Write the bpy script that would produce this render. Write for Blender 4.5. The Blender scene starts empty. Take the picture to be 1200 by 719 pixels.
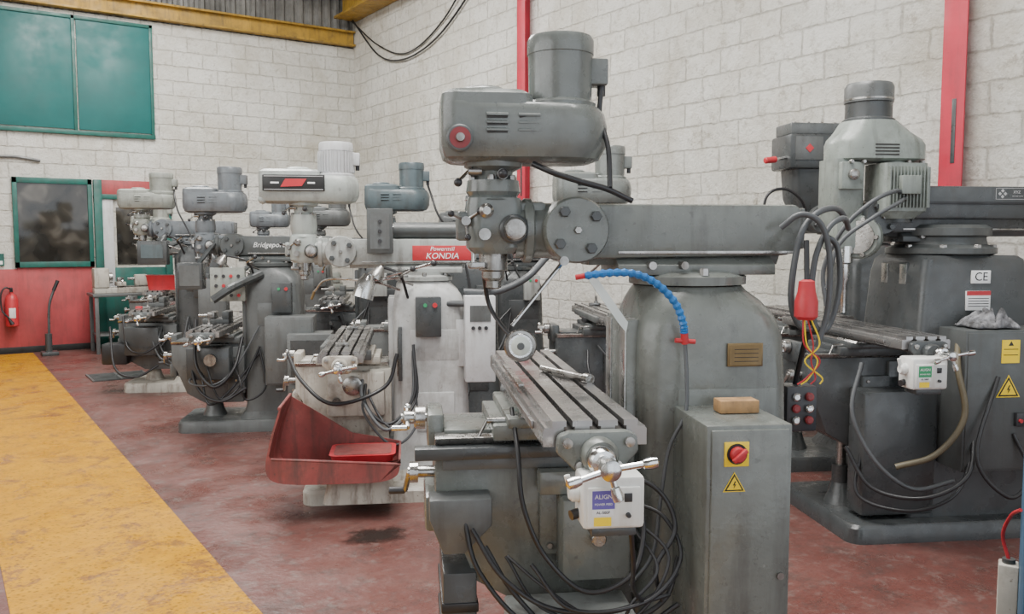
import bpy,bmesh,math,random,mathutils
from mathutils import Vector,Matrix
random.seed(7)
R=math.radians
COL=bpy.context.scene.collection
# ------------------------------------------------------------ materials
def nt(name):
    m=bpy.data.materials.new(name); m.use_nodes=True
    n=m.node_tree.nodes; l=m.node_tree.links
    return m,n,l,n['Principled BSDF']
def ramp(n,stops):
    r=n.new('ShaderNodeValToRGB'); e=r.color_ramp.elements
    e[0].position,e[0].color=stops[0][0],(*stops[0][1],1)
    e[1].position,e[1].color=stops[-1][0],(*stops[-1][1],1)
    for p,c in stops[1:-1]:
        x=e.new(p); x.color=(*c,1)
    return r
def mixc(n,l,f,a,b,mode='MIX'):
    m=n.new('ShaderNodeMix'); m.data_type='RGBA'; m.blend_type=mode
    for s,v in ((m.inputs[0],f),(m.inputs[6],a),(m.inputs[7],b)):
        if hasattr(v,'links'): l.new(v,s)
        elif isinstance(v,(int,float)): s.default_value=v
        else: s.default_value=(*v,1)
    return m.outputs[2]
def noise(n,l,co,scale,det=4,rough=.55,dist=0):
    t=n.new('ShaderNodeTexNoise'); t.inputs['Scale'].default_value=scale
    t.inputs['Detail'].default_value=det; t.inputs['Roughness'].default_value=rough; t.inputs['Distortion'].default_value=dist
    l.new(co,t.inputs['Vector']); return t.outputs['Fac']
def M(name,col,rough=.5,metal=0.,var=.15,scale=6,dirt=.25,dirtcol=(.05,.045,.04),bump=.08,spec=.5,streak=None,chip=0):
    m,n,l,b=nt(name)
    co=n.new('ShaderNodeTexCoord').outputs['Object']
    f=noise(n,l,co,scale)
    c0=tuple(max(0,x*(1-var)) for x in col); c1=tuple(min(1,x*(1+var)) for x in col)
    r=ramp(n,[(.35,c0),(.65,c1)]); l.new(f,r.inputs[0]); out=r.outputs[0]
    if dirt>0:
        g=noise(n,l,co,scale*.6+2.3,6,.7)
        rr_=ramp(n,[(.48,(0,0,0)),(.70,(dirt,)*3)]); l.new(g,rr_.inputs[0])
        out=mixc(n,l,rr_.outputs[0],out,dirtcol)
        st=dirt if streak is None else streak
        if st>.15:
            mp=n.new('ShaderNodeMapping'); mp.inputs['Scale'].default_value=(1,1,.14); l.new(co,mp.inputs['Vector'])
            g=noise(n,l,mp.outputs[0],17,5,.65)
            rs=ramp(n,[(.5,(0,0,0)),(.72,(min(1,st*1.2),)*3)]); l.new(g,rs.inputs[0])
            out=mixc(n,l,rs.outputs[0],out,dirtcol)
            g=noise(n,l,co,38,3,.6); rs=ramp(n,[(.66,(0,0,0)),(.72,(st,)*3)]); l.new(g,rs.inputs[0])
            out=mixc(n,l,rs.outputs[0],out,dirtcol)
    if chip>0:
        g=noise(n,l,co,23,6,.8); rs=ramp(n,[(.665,(0,0,0)),(.685,(chip,)*3)]); l.new(g,rs.inputs[0])
        out=mixc(n,l,rs.outputs[0],out,tuple(min(1,x*1.9+.05) for x in col))
    l.new(out,b.inputs['Base Color'])
    rg=ramp(n,[(.35,(max(0,rough-.10),)*3),(.65,(min(1,rough+.16),)*3)]); l.new(noise(n,l,co,scale*1.7,5),rg.inputs[0]); l.new(rg.outputs[0],b.inputs['Roughness'])
    b.inputs['Metallic'].default_value=metal
    b.inputs['Specular IOR Level'].default_value=spec
    if bump>0:
        bp=n.new('ShaderNodeBump'); bp.inputs['Strength'].default_value=bump; bp.inputs['Distance'].default_value=.01
        l.new(noise(n,l,co,scale*8,3),bp.inputs['Height']); l.new(bp.outputs[0],b.inputs['Normal'])
    return m
greygreen=M('grey_green_paint',(.150,.161,.147),.27,var=.12,dirt=.45,chip=.4,spec=.6)
greygreen2=M('grey_green_head_paint',(.145,.158,.149),.25,var=.08,dirt=.25,chip=.25,spec=.6)
litegrey=M('light_grey_paint',(.35,.365,.35),.38,var=.08,dirt=.55,dirtcol=(.12,.105,.09))
palegrey=M('pale_grey_paint',(.54,.55,.56),.42,var=.06,dirt=.35,dirtcol=(.25,.22,.2))
columngrey=M('pale_column_paint',(.46,.465,.46),.38,var=.08,dirt=.5,dirtcol=(.18,.16,.14))
bluegrey=M('blue_grey_paint',(.14,.157,.172),.32,var=.1,dirt=.4)
beige=M('beige_grey_paint',(.28,.295,.265),.38,var=.1,dirt=.4)
teal=M('teal_grey_paint',(.08,.11,.122),.34,var=.12,dirt=.4)
darkgrey=M('dark_grey_paint',(.052,.057,.059),.30,var=.18,dirt=.35,chip=.25)
darkcab=M('dark_cabinet_paint',(.070,.077,.077),.38,var=.12,dirt=.35)
midgrey=M('mid_grey_paint',(.100,.107,.107),.36,var=.15,dirt=.4,chip=.3)
palegreen=M('pale_green_paint',(.38,.41,.385),.36,var=.06,dirt=.4,dirtcol=(.14,.13,.12))
sagegreen=M('sage_green_paint',(.225,.252,.230),.34,var=.1,dirt=.5,dirtcol=(.07,.07,.06))
cream=M('cream_paint',(.47,.445,.39),.5,var=.1,dirt=.7,dirtcol=(.14,.10,.075))
steel=M('machined_steel',(.36,.35,.335),.25,.85,var=.2,scale=10,dirt=.55,dirtcol=(.10,.08,.065))
tablesteel=M('oily_table_steel',(.30,.29,.285),.24,.8,var=.12,scale=4,dirt=.25,dirtcol=(.13,.10,.085),streak=.0,bump=.02)
slotdark=M('dark_slot_inset',(.03,.027,.025),.5,.2,dirt=.2)  # near-black insets in table slots, louvres, drain bed and bin tops
chrome=M('bright_chrome',(.68,.68,.67),.16,1,var=.08,dirt=.3)
black=M('black_rubber',(.016,.016,.018),.4,0,dirt=.1)
blackp=M('black_plastic',(.028,.028,.031),.4,0,dirt=.1)
greyhose=M('grey_hose',(.075,.08,.085),.45,0,dirt=.1)
white=M('white_plastic',(.72,.72,.69),.4,0,var=.04,dirt=.3,dirtcol=(.35,.31,.26))
redp=M('red_paint',(.50,.025,.035),.45,0,var=.1,dirt=.2)
dullred=M('dull_red_paint',(.26,.03,.035),.4,0,var=.1,dirt=.3)
redtray=M('faded_red_sheet',(.27,.065,.06),.5,0,var=.2,dirt=.55)
blueh=M('blue_plastic',(.02,.15,.42),.35,0,dirt=.05)
yellow=M('yellow_sticker',(.90,.64,.01),.5,0,var=.05,dirt=0)
purple=M('purple_sticker',(.13,.10,.38),.5,0,var=.05,dirt=0)
greens=M('green_sticker',(.03,.30,.12),.5,0,var=.05,dirt=0)
brass=M('brass_plate',(.20,.135,.06),.4,.6,dirt=.3)
wood=M('pale_wood',(.40,.23,.10),.7,0,var=.3,scale=14,dirt=.3)
ink=M('black_ink',(.012,.012,.012),.5,0,dirt=0,bump=0)
whiteink=M('white_ink',(.80,.80,.80),.5,0,dirt=0,bump=0)
greyink=M('grey_ink',(.45,.45,.45),.5,0,dirt=0,bump=0)
cloth=M('grey_rag_cloth',(.17,.17,.18),.9,0,var=.7,scale=22,dirt=.4,bump=.4)
bluep=M('blue_cabinet_paint',(.04,.11,.19),.45,0,dirt=.3)
tealwin=M('teal_painted_panel',(.008,.115,.11),.5,0,var=.08,scale=2,dirt=.1)
greenfr=M('dark_green_frame',(.008,.10,.08),.45,0,dirt=.3)
redwall=M('red_wall_paint',(.38,.055,.06),.6,0,var=.1,scale=2,dirt=.3)
redsteel=M('red_girder_paint',(.46,.02,.045),.5,0,var=.1,scale=3,dirt=.25)
ochre=M('ochre_girder_paint',(.42,.25,.035),.55,0,var=.18,scale=3,dirt=.5)
lens,_n,_l,_b=nt('lamp_glass'); _b.inputs['Base Color'].default_value=(.62,.66,.60,1); _b.inputs['Roughness'].default_value=.15
persp,_n,_l,_b=nt('clear_perspex'); _b.inputs['Base Color'].default_value=(.75,.8,.78,1); _b.inputs['Roughness'].default_value=.2; _b.inputs['Alpha'].default_value=.6
def glassmat():
    m,n,l,b=nt('dark_office_glass')
    co=n.new('ShaderNodeTexCoord').outputs['Object']
    r=ramp(n,[(.35,(.018,.017,.015)),(.55,(.04,.036,.03)),(.72,(.12,.11,.095))]); l.new(noise(n,l,co,3.4,2,.4,.6),r.inputs[0])  # lighter blobs painted into the glass for reflections and the office behind
    l.new(r.outputs[0],b.inputs['Base Color']); b.inputs['Roughness'].default_value=.06; b.inputs['Specular IOR Level'].default_value=.7
    return m
officeglass=glassmat()
def blockwall(name,axis):
    m,n,l,b=nt(name)
    co=n.new('ShaderNodeTexCoord').outputs['Object']
    sp=n.new('ShaderNodeSeparateXYZ'); l.new(co,sp.inputs[0])
    cb=n.new('ShaderNodeCombineXYZ'); l.new(sp.outputs[axis],cb.inputs[0]); l.new(sp.outputs[2],cb.inputs[1])
    nz=n.new('ShaderNodeTexNoise'); nz.inputs['Scale'].default_value=8; nz.inputs['Detail'].default_value=7; nz.inputs['Roughness'].default_value=.7; l.new(co,nz.inputs['Vector'])
    sb=n.new('ShaderNodeVectorMath'); sb.operation='SUBTRACT'; l.new(nz.outputs['Color'],sb.inputs[0]); sb.inputs[1].default_value=(.5,.5,.5)
    off=n.new('ShaderNodeVectorMath'); off.operation='MULTIPLY_ADD'; l.new(sb.outputs[0],off.inputs[0]); off.inputs[1].default_value=(.06,.06,0); l.new(cb.outputs[0],off.inputs[2])
    br=n.new('ShaderNodeTexBrick'); l.new(off.outputs[0],br.inputs['Vector'])
    br.inputs['Scale'].default_value=1; br.inputs['Brick Width'].default_value=.45; br.inputs['Row Height'].default_value=.225
    br.inputs['Mortar Size'].default_value=.015; br.inputs['Mortar Smooth'].default_value=1
    br.inputs['Color1'].default_value=(.75,.74,.69,1); br.inputs['Color2'].default_value=(.64,.63,.58,1); br.inputs['Mortar'].default_value=(.45,.43,.38,1)
    plain=n.new('ShaderNodeRGB'); plain.outputs[0].default_value=(.73,.72,.67,1)
    vis=ramp(n,[(.36,(.15,.15,.15)),(.62,(1,1,1))]); l.new(noise(n,l,co,2.2,6,.7),vis.inputs[0])
    c=mixc(n,l,vis.outputs[0],plain.outputs[0],br.outputs['Color'])
    g=noise(n,l,co,.8,8,.72,.6); rp=ramp(n,[(.43,(0,0,0)),(.70,(.85,.85,.85))]); l.new(g,rp.inputs[0])
    c=mixc(n,l,rp.outputs[0],c,(.47,.43,.345))
    g2=noise(n,l,co,12,7,.78); rp2=ramp(n,[(.52,(0,0,0)),(.66,(.75,.75,.75))]); l.new(g2,rp2.inputs[0])
    c=mixc(n,l,rp2.outputs[0],c,(.42,.395,.34))
    g3=noise(n,l,co,4.5,8,.82); rp3=ramp(n,[(.58,(0,0,0)),(.64,(.6,.6,.6))]); l.new(g3,rp3.inputs[0])
    c=mixc(n,l,rp3.outputs[0],c,(.33,.29,.23))
    l.new(c,b.inputs['Base Color']); b.inputs['Roughness'].default_value=.85
    bp=n.new('ShaderNodeBump'); bp.inputs['Strength'].default_value=.6; bp.inputs['Distance'].default_value=.018; bp.invert=True
    l.new(br.outputs['Fac'],bp.inputs['Height'])
    bp2=n.new('ShaderNodeBump'); bp2.inputs['Strength'].default_value=1; bp2.inputs['Distance'].default_value=.035
    l.new(noise(n,l,co,13,8,.75),bp2.inputs['Height']); l.new(bp.outputs[0],bp2.inputs['Normal']); l.new(bp2.outputs[0],b.inputs['Normal'])
    return m
def floormat(name,stripe=False):
    m,n,l,b=nt(name)
    co=n.new('ShaderNodeTexCoord').outputs['Object']
    r=ramp(n,[(.3,(.085,.036,.030)),(.5,(.125,.046,.038)),(.7,(.16,.080,.068))]); l.new(noise(n,l,co,1.4,10,.74),r.inputs[0])
    c=r.outputs[0]
    g=noise(n,l,co,4.1,9,.84,.3); rp=ramp(n,[(.50,(0,0,0)),(.62,(.6,.6,.6))]); l.new(g,rp.inputs[0])
    c=mixc(n,l,rp.outputs[0],c,(.050,.040,.036))
    g=noise(n,l,co,9,9,.84); rp=ramp(n,[(.52,(0,0,0)),(.66,(.65,.65,.65))]); l.new(g,rp.inputs[0])
    c=mixc(n,l,rp.outputs[0],c,(.19,.155,.14))
    g=noise(n,l,co,55,4,.65); rp=ramp(n,[(.58,(0,0,0)),(.68,(.5,.5,.5))]); l.new(g,rp.inputs[0])
    c=mixc(n,l,rp.outputs[0],c,(.036,.030,.028))
    if stripe:
        g=noise(n,l,co,3.0,10,.88,.5); rp=ramp(n,[(.52,(1,1,1)),(.57,(.35,.35,.35))]); l.new(g,rp.inputs[0])
        y=ramp(n,[(.3,(.37,.165,.0)),(.7,(.56,.27,.0))]); l.new(noise(n,l,co,6,8,.75),y.inputs[0])
        v=n.new('ShaderNodeTexVoronoi'); v.inputs['Scale'].default_value=38; l.new(co,v.inputs['Vector'])
        vr=ramp(n,[(.08,(.4,.4,.4)),(.4,(1,1,1))]); l.new(v.outputs['Distance'],vr.inputs[0])
        y2=mixc(n,l,1.0,y.outputs[0],vr.outputs[0],'MULTIPLY')
        g=noise(n,l,co,24,8,.8); r5=ramp(n,[(.56,(0,0,0)),(.64,(.7,.7,.7))]); l.new(g,r5.inputs[0])
        y2=mixc(n,l,r5.outputs[0],y2,(.12,.06,.01))
        c=mixc(n,l,rp.outputs[0],c,y2)
    l.new(c,b.inputs['Base Color'])
    rr2=ramp(n,[(.38,(.20,)*3),(.62,(.55,)*3)]); l.new(noise(n,l,co,1.7,6,.65),rr2.inputs[0]); l.new(rr2.outputs[0],b.inputs['Roughness'])
    if stripe: b.inputs['Specular IOR Level'].default_value=.2
    bp=n.new('ShaderNodeBump'); bp.inputs['Strength'].default_value=.3; bp.inputs['Distance'].default_value=.01
    l.new(noise(n,l,co,26,5),bp.inputs['Height']); l.new(bp.outputs[0],b.inputs['Normal'])
    return m
# ------------------------------------------------------------ mesh builder
def rr(cx,cy,z,sx,sy,r,n=5):
    pts=[]; r=min(r,sx/2-1e-4,sy/2-1e-4)
    for (ax,ay,a0) in ((1,1,0),(-1,1,90),(-1,-1,180),(1,-1,270)):
        for i in range(n+1):
            a=R(a0+90*i/n)
            pts.append(Vector((cx+ax*(sx/2-r)+r*math.cos(a),cy+ay*(sy/2-r)+r*math.sin(a),z)))
    return pts
def podring(z,xb,xm,xf,wb,wf,rf):
    pts=[]
    for i in range(17):
        a=R(90+180*i/16); pts.append(Vector((xm+wb*math.cos(a),wb*math.sin(a),z)))
    for i in range(7):
        a=R(-90+90*i/6); pts.append(Vector((xf-rf+rf*math.cos(a),-(wf-rf)+rf*math.sin(a),z)))
    for i in range(7):
        a=R(90*i/6); pts.append(Vector((xf-rf+rf*math.cos(a),(wf-rf)+rf*math.sin(a),z)))
    return pts
def catmull(p,k=8):
    p=[Vector(x) for x in p]; q=[p[0]*2-p[1]]+p+[p[-1]*2-p[-2]]; o=[]
    for i in range(1,len(q)-2):
        a,b,c,d=q[i-1:i+3]
        for j in range(k):
            t=j/k
            o.append(.5*((2*b)+(c-a)*t+(2*a-5*b+4*c-d)*t*t+(3*b-a-3*c+d)*t**3))
    o.append(p[-1]); return o
SIDE=Matrix(((-1,0,0),(0,0,1),(0,1,0))).to_4x4()
class MB:
    def __init__(s): s.bm=bmesh.new(); s.mats=[]
    def add(s,b,m,T=None):
        if m not in s.mats: s.mats.append(m)
        i=s.mats.index(m)
        bmesh.ops.recalc_face_normals(b,faces=b.faces[:])
        if T is not None: b.transform(T)
        for f in b.faces: f.material_index=i; f.smooth=True
        me=bpy.data.meshes.new('t'); b.to_mesh(me); b.free(); s.bm.from_mesh(me); bpy.data.meshes.remove(me); return s
    def box(s,m,lo,hi,bev=.004,T=None,seg=2):
        b=bmesh.new(); bmesh.ops.create_cube(b,size=1)
        d=[abs(hi[i]-lo[i]) for i in range(3)]; c=[(hi[i]+lo[i])/2 for i in range(3)]
        b.transform(Matrix.Translation(c)@Matrix.Diagonal((*d,1)))
        if bev>0: bmesh.ops.bevel(b,geom=b.edges[:],offset=min(bev,min(d)*.45),segments=seg,profile=.5,affect='EDGES')
        return s.add(b,m,T)
    def lathe(s,m,prof,base=(0,0,0),axis=(0,0,1),n=28,T=None):
        b=bmesh.new(); rings=[]
        for r,h in prof:
            if r<1e-5: rings.append([b.verts.new((0,0,h))])
            else: rings.append([b.verts.new((r*math.cos(2*math.pi*i/n),r*math.sin(2*math.pi*i/n),h)) for i in range(n)])
        for A,B in zip(rings,rings[1:]):
            for i in range(n):
                j=(i+1)%n
                if len(A)>1 and len(B)>1: b.faces.new((A[i],A[j],B[j],B[i]))
                elif len(A)>1: b.faces.new((A[i],A[j],B[0]))
                elif len(B)>1: b.faces.new((A[0],B[j],B[i]))
        if len(rings[0])>1: b.faces.new(rings[0][::-1])
        if len(rings[-1])>1: b.faces.new(rings[-1])
        q=Vector((0,0,1)).rotation_difference(Vector(axis).normalized())
        b.transform(Matrix.Translation(base)@q.to_matrix().to_4x4())
        return s.add(b,m,T)
    def cyl(s,m,p0,p1,r,r2=None,n=20,bev=0,T=None):
        p0=Vector(p0);p1=Vector(p1);L=(p1-p0).length; r2=r if r2 is None else r2
        pr=[(r,0),(r2,L)] if not bev else [(r-bev,0),(r,bev),(r2,L-bev),(r2-bev,L)]
        return s.lathe(m,pr,p0,p1-p0,n,T)
    def loft(s,m,rings,T=None):
        b=bmesh.new(); V=[[b.verts.new(p) for p in r] for r in rings]
        for A,B in zip(V,V[1:]):
            k=len(A)
            for i in range(k): b.faces.new((A[i],A[(i+1)%k],B[(i+1)%k],B[i]))
        b.faces.new(V[0][::-1]); b.faces.new(V[-1]); return s.add(b,m,T)
    def prism(s,m,pts,a0,a1,plane='xz',bev=0,T=None):
        f={'xz':lambda p,a:(p[0],a,p[1]),'xy':lambda p,a:(p[0],p[1],a),'yz':lambda p,a:(a,p[0],p[1])}[plane]
        b=bmesh.new(); A=[b.verts.new(f(p,a0)) for p in pts]; B=[b.verts.new(f(p,a1)) for p in pts]; k=len(pts)
        b.faces.new(A); b.faces.new(B[::-1])
        for i in range(k): b.faces.new((A[i],B[i],B[(i+1)%k],A[(i+1)%k]))
        bmesh.ops.recalc_face_normals(b,faces=b.faces[:])
        if bev: bmesh.ops.bevel(b,geom=b.edges[:],offset=bev,segments=2,profile=.5,affect='EDGES')
        return s.add(b,m,T)
    def tube(s,m,pts,r,n=8,k=8,smooth=True,rib=0,T=None):
        P=catmull(pts,k) if smooth and len(pts)>2 else [Vector(p) for p in pts]
        b=bmesh.new(); rings=[]; nrm=None
        for i,p in enumerate(P):
            t=(P[min(i+1,len(P)-1)]-P[max(i-1,0)]).normalized()
            if nrm is None: nrm=t.orthogonal().normalized()
            nrm=(nrm-t*nrm.dot(t)).normalized(); bi=t.cross(nrm)
            q=r*(1+rib*(i%2))
            rings.append([b.verts.new(p+q*(math.cos(2*math.pi*j/n)*nrm+math.sin(2*math.pi*j/n)*bi)) for j in range(n)])
        for A,B in zip(rings,rings[1:]):
            for i in range(n): b.faces.new((A[i],A[(i+1)%n],B[(i+1)%n],B[i]))
        b.faces.new(rings[0][::-1]); b.faces.new(rings[-1]); return s.add(b,m,T)
    def sph(s,m,c,r,sc=(1,1,1),T=None):
        b=bmesh.new(); bmesh.ops.create_uvsphere(b,u_segments=16,v_segments=10,radius=r)
        b.transform(Matrix.Translation(c)@Matrix.Diagonal((*sc,1))); return s.add(b,m,T)
    def text(s,m,txt,size,loc,rot=SIDE,ex=.0006,shear=0):
        cu=bpy.data.curves.new('t','FONT'); cu.body=txt; cu.size=size; cu.extrude=ex; cu.align_x='CENTER'; cu.align_y='CENTER'; cu.resolution_u=3; cu.shear=shear
        o=bpy.data.objects.new('t',cu); COL.objects.link(o); bpy.context.view_layer.update()
        me=bpy.data.meshes.new_from_object(o.evaluated_get(bpy.context.evaluated_depsgraph_get()))
        b=bmesh.new(); b.from_mesh(me); bpy.data.objects.remove(o); bpy.data.curves.remove(cu); bpy.data.meshes.remove(me)
        return s.add(b,m,Matrix.Translation(loc)@rot)
    def done(s,name,parent=None,label=None,angle=38,**kw):
        me=bpy.data.meshes.new(name); s.bm.to_mesh(me); s.bm.free()
        for m in s.mats: me.materials.append(m)
        me.set_sharp_from_angle(angle=R(angle))
        o=bpy.data.objects.new(name,me); COL.objects.link(o)
        if parent: o.parent=parent
        if label: o['label']=label
        for k,v in kw.items(): o[k]=v
        return o
def root(name,loc,th,label,cat,group=None):
    o=bpy.data.objects.new(name,None); o.empty_display_size=.2; COL.objects.link(o)
    o.location=loc; o.rotation_euler=(0,0,R(th)); o['label']=label; o['category']=cat
    if group: o['group']=group
    return o
def hexnut(b,m,c,r,h,axis=(0,1,0)):
    b.lathe(m,[(r,0),(r,h*.8),(r*.85,h)],c,axis,6)
def warn_triangle(parent,c,s):
    x,y,z=c; b=MB()
    def tri(k): return [(x-s*k,z-s*k*.577),(x+s*k,z-s*k*.577),(x,z+s*k*1.155)]
    b.prism(yellow,tri(1.3),y-.001,y,'xz'); b.prism(ink,tri(1.12),y,y+.0008,'xz'); b.prism(yellow,tri(.86),y+.0008,y+.0014,'xz')
    bolt=[(.08,.62),(-.22,.05),(0,.08),(-.1,-.38),(.24,.2),(.02,.18),(.22,.6)]
    b.prism(ink,[(x-p*s*.85,z+q*s*.85-.05*s) for p,q in bolt],y+.0014,y+.002,'xz')
    return b.done('warning_sign',parent,'yellow electrical hazard triangle sign')
# ------------------------------------------------------------ milling machine pieces
def make_base(rt,m,z=.1,x0=-.36,x1=.8,w=.62):
    b=MB(); cx=(x0+x1)/2; L=x1-x0
    b.loft(m,[rr(cx,0,0,L,w,.08),rr(cx,0,z*.8,L,w,.08),rr(cx,0,z,L-.03,w-.03,.07)])
    b.loft(m,[rr(.0,0,z,.62,.54,.1),rr(0,0,z+.06,.54,.48,.09)])
    b.lathe(m,[(.1,z),(.08,z+.05),(.06,z+.12)],(.55,0,0))
    return b.done('base',rt)
def make_column(rt,m,zt,z=.1,k=1.):
    b=MB()
    b.loft(m,[rr(0,0,z,.56*k,.50*k,.08),rr(.0,0,z+.12,.50*k,.46*k,.07),rr(.01,0,zt-.62,.47*k,.44*k,.07),
              rr(.015,0,zt-.28,.46*k,.435*k,.065),rr(.018,0,zt-.15,.45*k,.43*k,.07),rr(.022,0,zt-.09,.43*k,.41*k,.09),rr(.032,0,zt-.045,.395*k,.385*k,.13),rr(.045,0,zt-.015,.36*k,.355*k,.165),rr(.045,0,zt,.34*k,.34*k,.165)])
    b.prism(m,[(.2,-.1),(.2,.1),(.235,.13),(.275,.13),(.275,-.13),(.235,-.13)],z+.25,zt-.1,'xy',.004)
    b.box(steel,(.272,-.125,z+.26),(.279,-.06,zt-.11),.001); b.box(steel,(.272,.06,z+.26),(.279,.125,zt-.11),.001)
    b.box(m,(-.14,.20*k,z+.3),(.1,.235*k,z+.55),.008)
    b.box(m,(-.17,.205*k,zt-.5),(.14,.222*k,zt-.3),.01)
    return b.done('column',rt)
def make_turret(rt,m,zt,zr):
    b=MB()
    b.lathe(m,[(.155,zt),(.185,zt+.005),(.185,zt+.03),(.155,zt+.042),(.155,zr-.05)],(.045,0,0),n=40)
    b.prism(m,[(-.12,zr-.06),(.12,zr-.06),(.12,zr-.03),(.075,zr),(-.075,zr),(-.12,zr-.03)],-.2,.3,'yz',.003)
    for a in (35,145,215,325,90):
        hexnut(b,steel,(.045+.165*math.cos(R(a)),.165*math.sin(R(a)),zt+.035),.015,.022,(0,0,1))
    b.cyl(steel,(.1,.1,zr-.03),(.1,.15,zr-.03),.012); b.cyl(steel,(.2,.1,zr-.03),(.2,.15,zr-.03),.012)
    return b.done('turret',rt)
def make_ram(rt,m,x0,x1,z0,z1,w=.115):
    b=MB()
    b.prism(m,[(x0,z0+.02),(x0+.05,z0),(x1,z0-.01),(x1,z1),(x0+.02,z1),(x0,z1-.02)],-w,w,'xz',.012)
    b.prism(m,[(-.08,z0-.0),(.08,z0-.0),(.06,z0-.03),(-.06,z0-.03)],x0+.06,x1-.02,'yz',.002)
    b.box(steel,(x0+.03,w-.001,z0+.005),(x1-.1,w+.004,z0+.014),.001)
    b.box(m,(x0-.012,-w*.9,z0+.02),(x0+.006,w*.9,z1-.01),.006)
    return b.done('ram',rt)
def make_knuckle(rt,m,x,z,r=.1,w=.115):
    b=MB()
    b.lathe(m,[(r*.9,-w-.012),(r,-w),(r,w+.01),(r*.94,w+.022),(r*.3,w+.024)],(x,0,z),(0,1,0),40)
    for i in range(4):
        a=R(45+90*i+8); hexnut(b,darkgrey,(x+r*.68*math.cos(a),w+.022,z+r*.68*math.sin(a)),.017,.022)
    hexnut(b,steel,(x,w+.02,z),.012,.02)
    b.cyl(m,(x+r*.6,0,z),(x+r+.075,0,z),r*.86,n=36); b.cyl(m,(x+r+.02,0,z),(x+r+.05,0,z),r*1.0,n=36,bev=.005)
    return b.done('ram_knuckle',rt)
def make_head(rt,hm,mm,e,dz,finned=False,red_dial=True,cap=False,motor_r=.1,fl=0,qdz=0):
    hx=.67+e; mx=.46+e; Z=lambda z:z+dz
    b=MB(); xf=hx+.163+fl
    b.loft(hm,[podring(Z(1.838),0,mx,xf-.03,.09,.085,.05),podring(Z(1.85),0,mx,xf-.01,.122,.11,.05),podring(Z(1.885),0,mx,xf,.142,.125,.045),
               podring(Z(1.95),0,mx,xf,.146,.127,.045),podring(Z(1.985),0,mx,xf,.138,.127,.045),podring(Z(2.003),0,mx,xf,.126,.127,.045),podring(Z(2.01),0,mx,xf,.116,.126,.045)])
    b.loft(hm,[rr((hx-.115+xf)/2,0,Z(2.0),xf-hx+.115,.252,.045),rr((hx-.115+xf)/2,0,Z(2.035),xf-hx+.11,.248,.05),rr((hx-.115+xf)/2,0,Z(2.05),xf-hx+.07,.20,.05)])
    b.lathe(hm,[(.07,Z(2.045)),(.07,Z(2.058)),(.06,Z(2.066)),(0,Z(2.068))],(hx+.03,0,0))
    for cx in (hx+.0,hx-.095):
        for i in range(3):
            zz=Z(1.972)-.022*i
            b.prism(hm,[(.124,zz-.006),(.142,zz-.006),(.142,zz-.001),(.124,zz+.008)],cx-.032,cx+.032,'yz')
            b.box(slotdark,(cx-.03,.12,zz-.012),(cx+.03,.1355,zz-.0065),0)
    H=b.done('belt_housing',rt)
    if red_dial:
        b=MB(); c=(hx+.11,.126,Z(1.9))
        b.lathe(midgrey,[(.04,0),(.04,.012),(.035,.016)],c,(0,1,0)); b.lathe(dullred,[(.031,.016),(.031,.019)],c,(0,1,0)); b.lathe(steel,[(.014,.019),(.012,.035),(.0,.037)],c,(0,1,0))
        b.done('speed_dial',H,'round dark dial with dull red centre')
    b=MB(); r=motor_r
    b.lathe(mm,[(r*1.12,Z(2.0)),(r*1.12,Z(2.02)),(r*.98,Z(2.03)),(r,Z(2.168)),(r*1.03,Z(2.17)),(r*1.03,Z(2.212)),(r*.97,Z(2.224)),(r*.3,Z(2.228)),(0,Z(2.228))],(mx,0,0),n=40)
    if finned:
        for i in range(32):
            a=2*math.pi*i/32
            b.box(mm,(r-.004,-.0025,Z(2.035)),(r+.012,.0025,Z(2.165)),0,T=Matrix.Translation((mx,0,0))@Matrix.Rotation(a,4,'Z'))
    if cap: b.lathe(mm,[(r*1.1,Z(2.17)),(r*1.12,Z(2.225)),(r*.95,Z(2.245)),(0,Z(2.25))],(mx,0,0),n=36)
    b.box(mm,(mx-r-.045,-.035,Z(2.08)),(mx-r+.02,.035,Z(2.16)),.006)
    b.cyl(blackp,(mx-r-.03,0,Z(2.05)),(mx-r-.03,0,Z(2.09)),.013)
    b.done('motor',rt)
    Z=lambda z:z+dz+qdz*max(0,min(1,(1.8-z)/.07))
    b=MB()
    b.lathe(hm,[(.095,Z(1.85)),(.09,Z(1.825)),(.062,Z(1.812)),(.058,Z(1.79)),(.08,Z(1.785)),(.085,Z(1.75)),(.075,Z(1.735)),(.09,Z(1.725))],(hx,0,0))
    for i in range(6):
        a=R(60*i+20); hexnut(b,steel,(hx+.07*math.cos(a),.07*math.sin(a),Z(1.785)),.011,.015,(0,0,1))
    b.loft(hm,[rr(hx,0,Z(1.56),.13,.14,.05),rr(hx,0,Z(1.58),.165,.17,.05),rr(hx,0,Z(1.70),.17,.175,.04),rr(hx,0,Z(1.73),.16,.165,.04)])
    b.box(hm,(hx-.16,-.06,Z(1.575)),(hx-.05,.06,Z(1.72)),.015)
    b.box(hm,(hx+.06,-.04,Z(1.6)),(hx+.115,.05,Z(1.69)),.01)
    hb=b.done('quill_head',rt)
    b=MB()
    b.lathe(darkgrey,[(.045,0),(.045,.012),(.038,.018)],(hx-.055,.085,Z(1.635)),(0,1,0)); b.lathe(steel,[(.036,.018),(.036,.03),(.03,.042),(.016,.045)],(hx-.055,.085,Z(1.635)),(0,1,0))
    b.lathe(steel,[(.022,0),(.022,.02),(.012,.03)],(hx+.03,.085,Z(1.69)),(0,1,0)); b.lathe(steel,[(.018,0),(.018,.02)],(hx+.035,.085,Z(1.62)),(0,1,0))
    b.done('feed_dial',hb,'round steel feed dial')
    b=MB()
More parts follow.
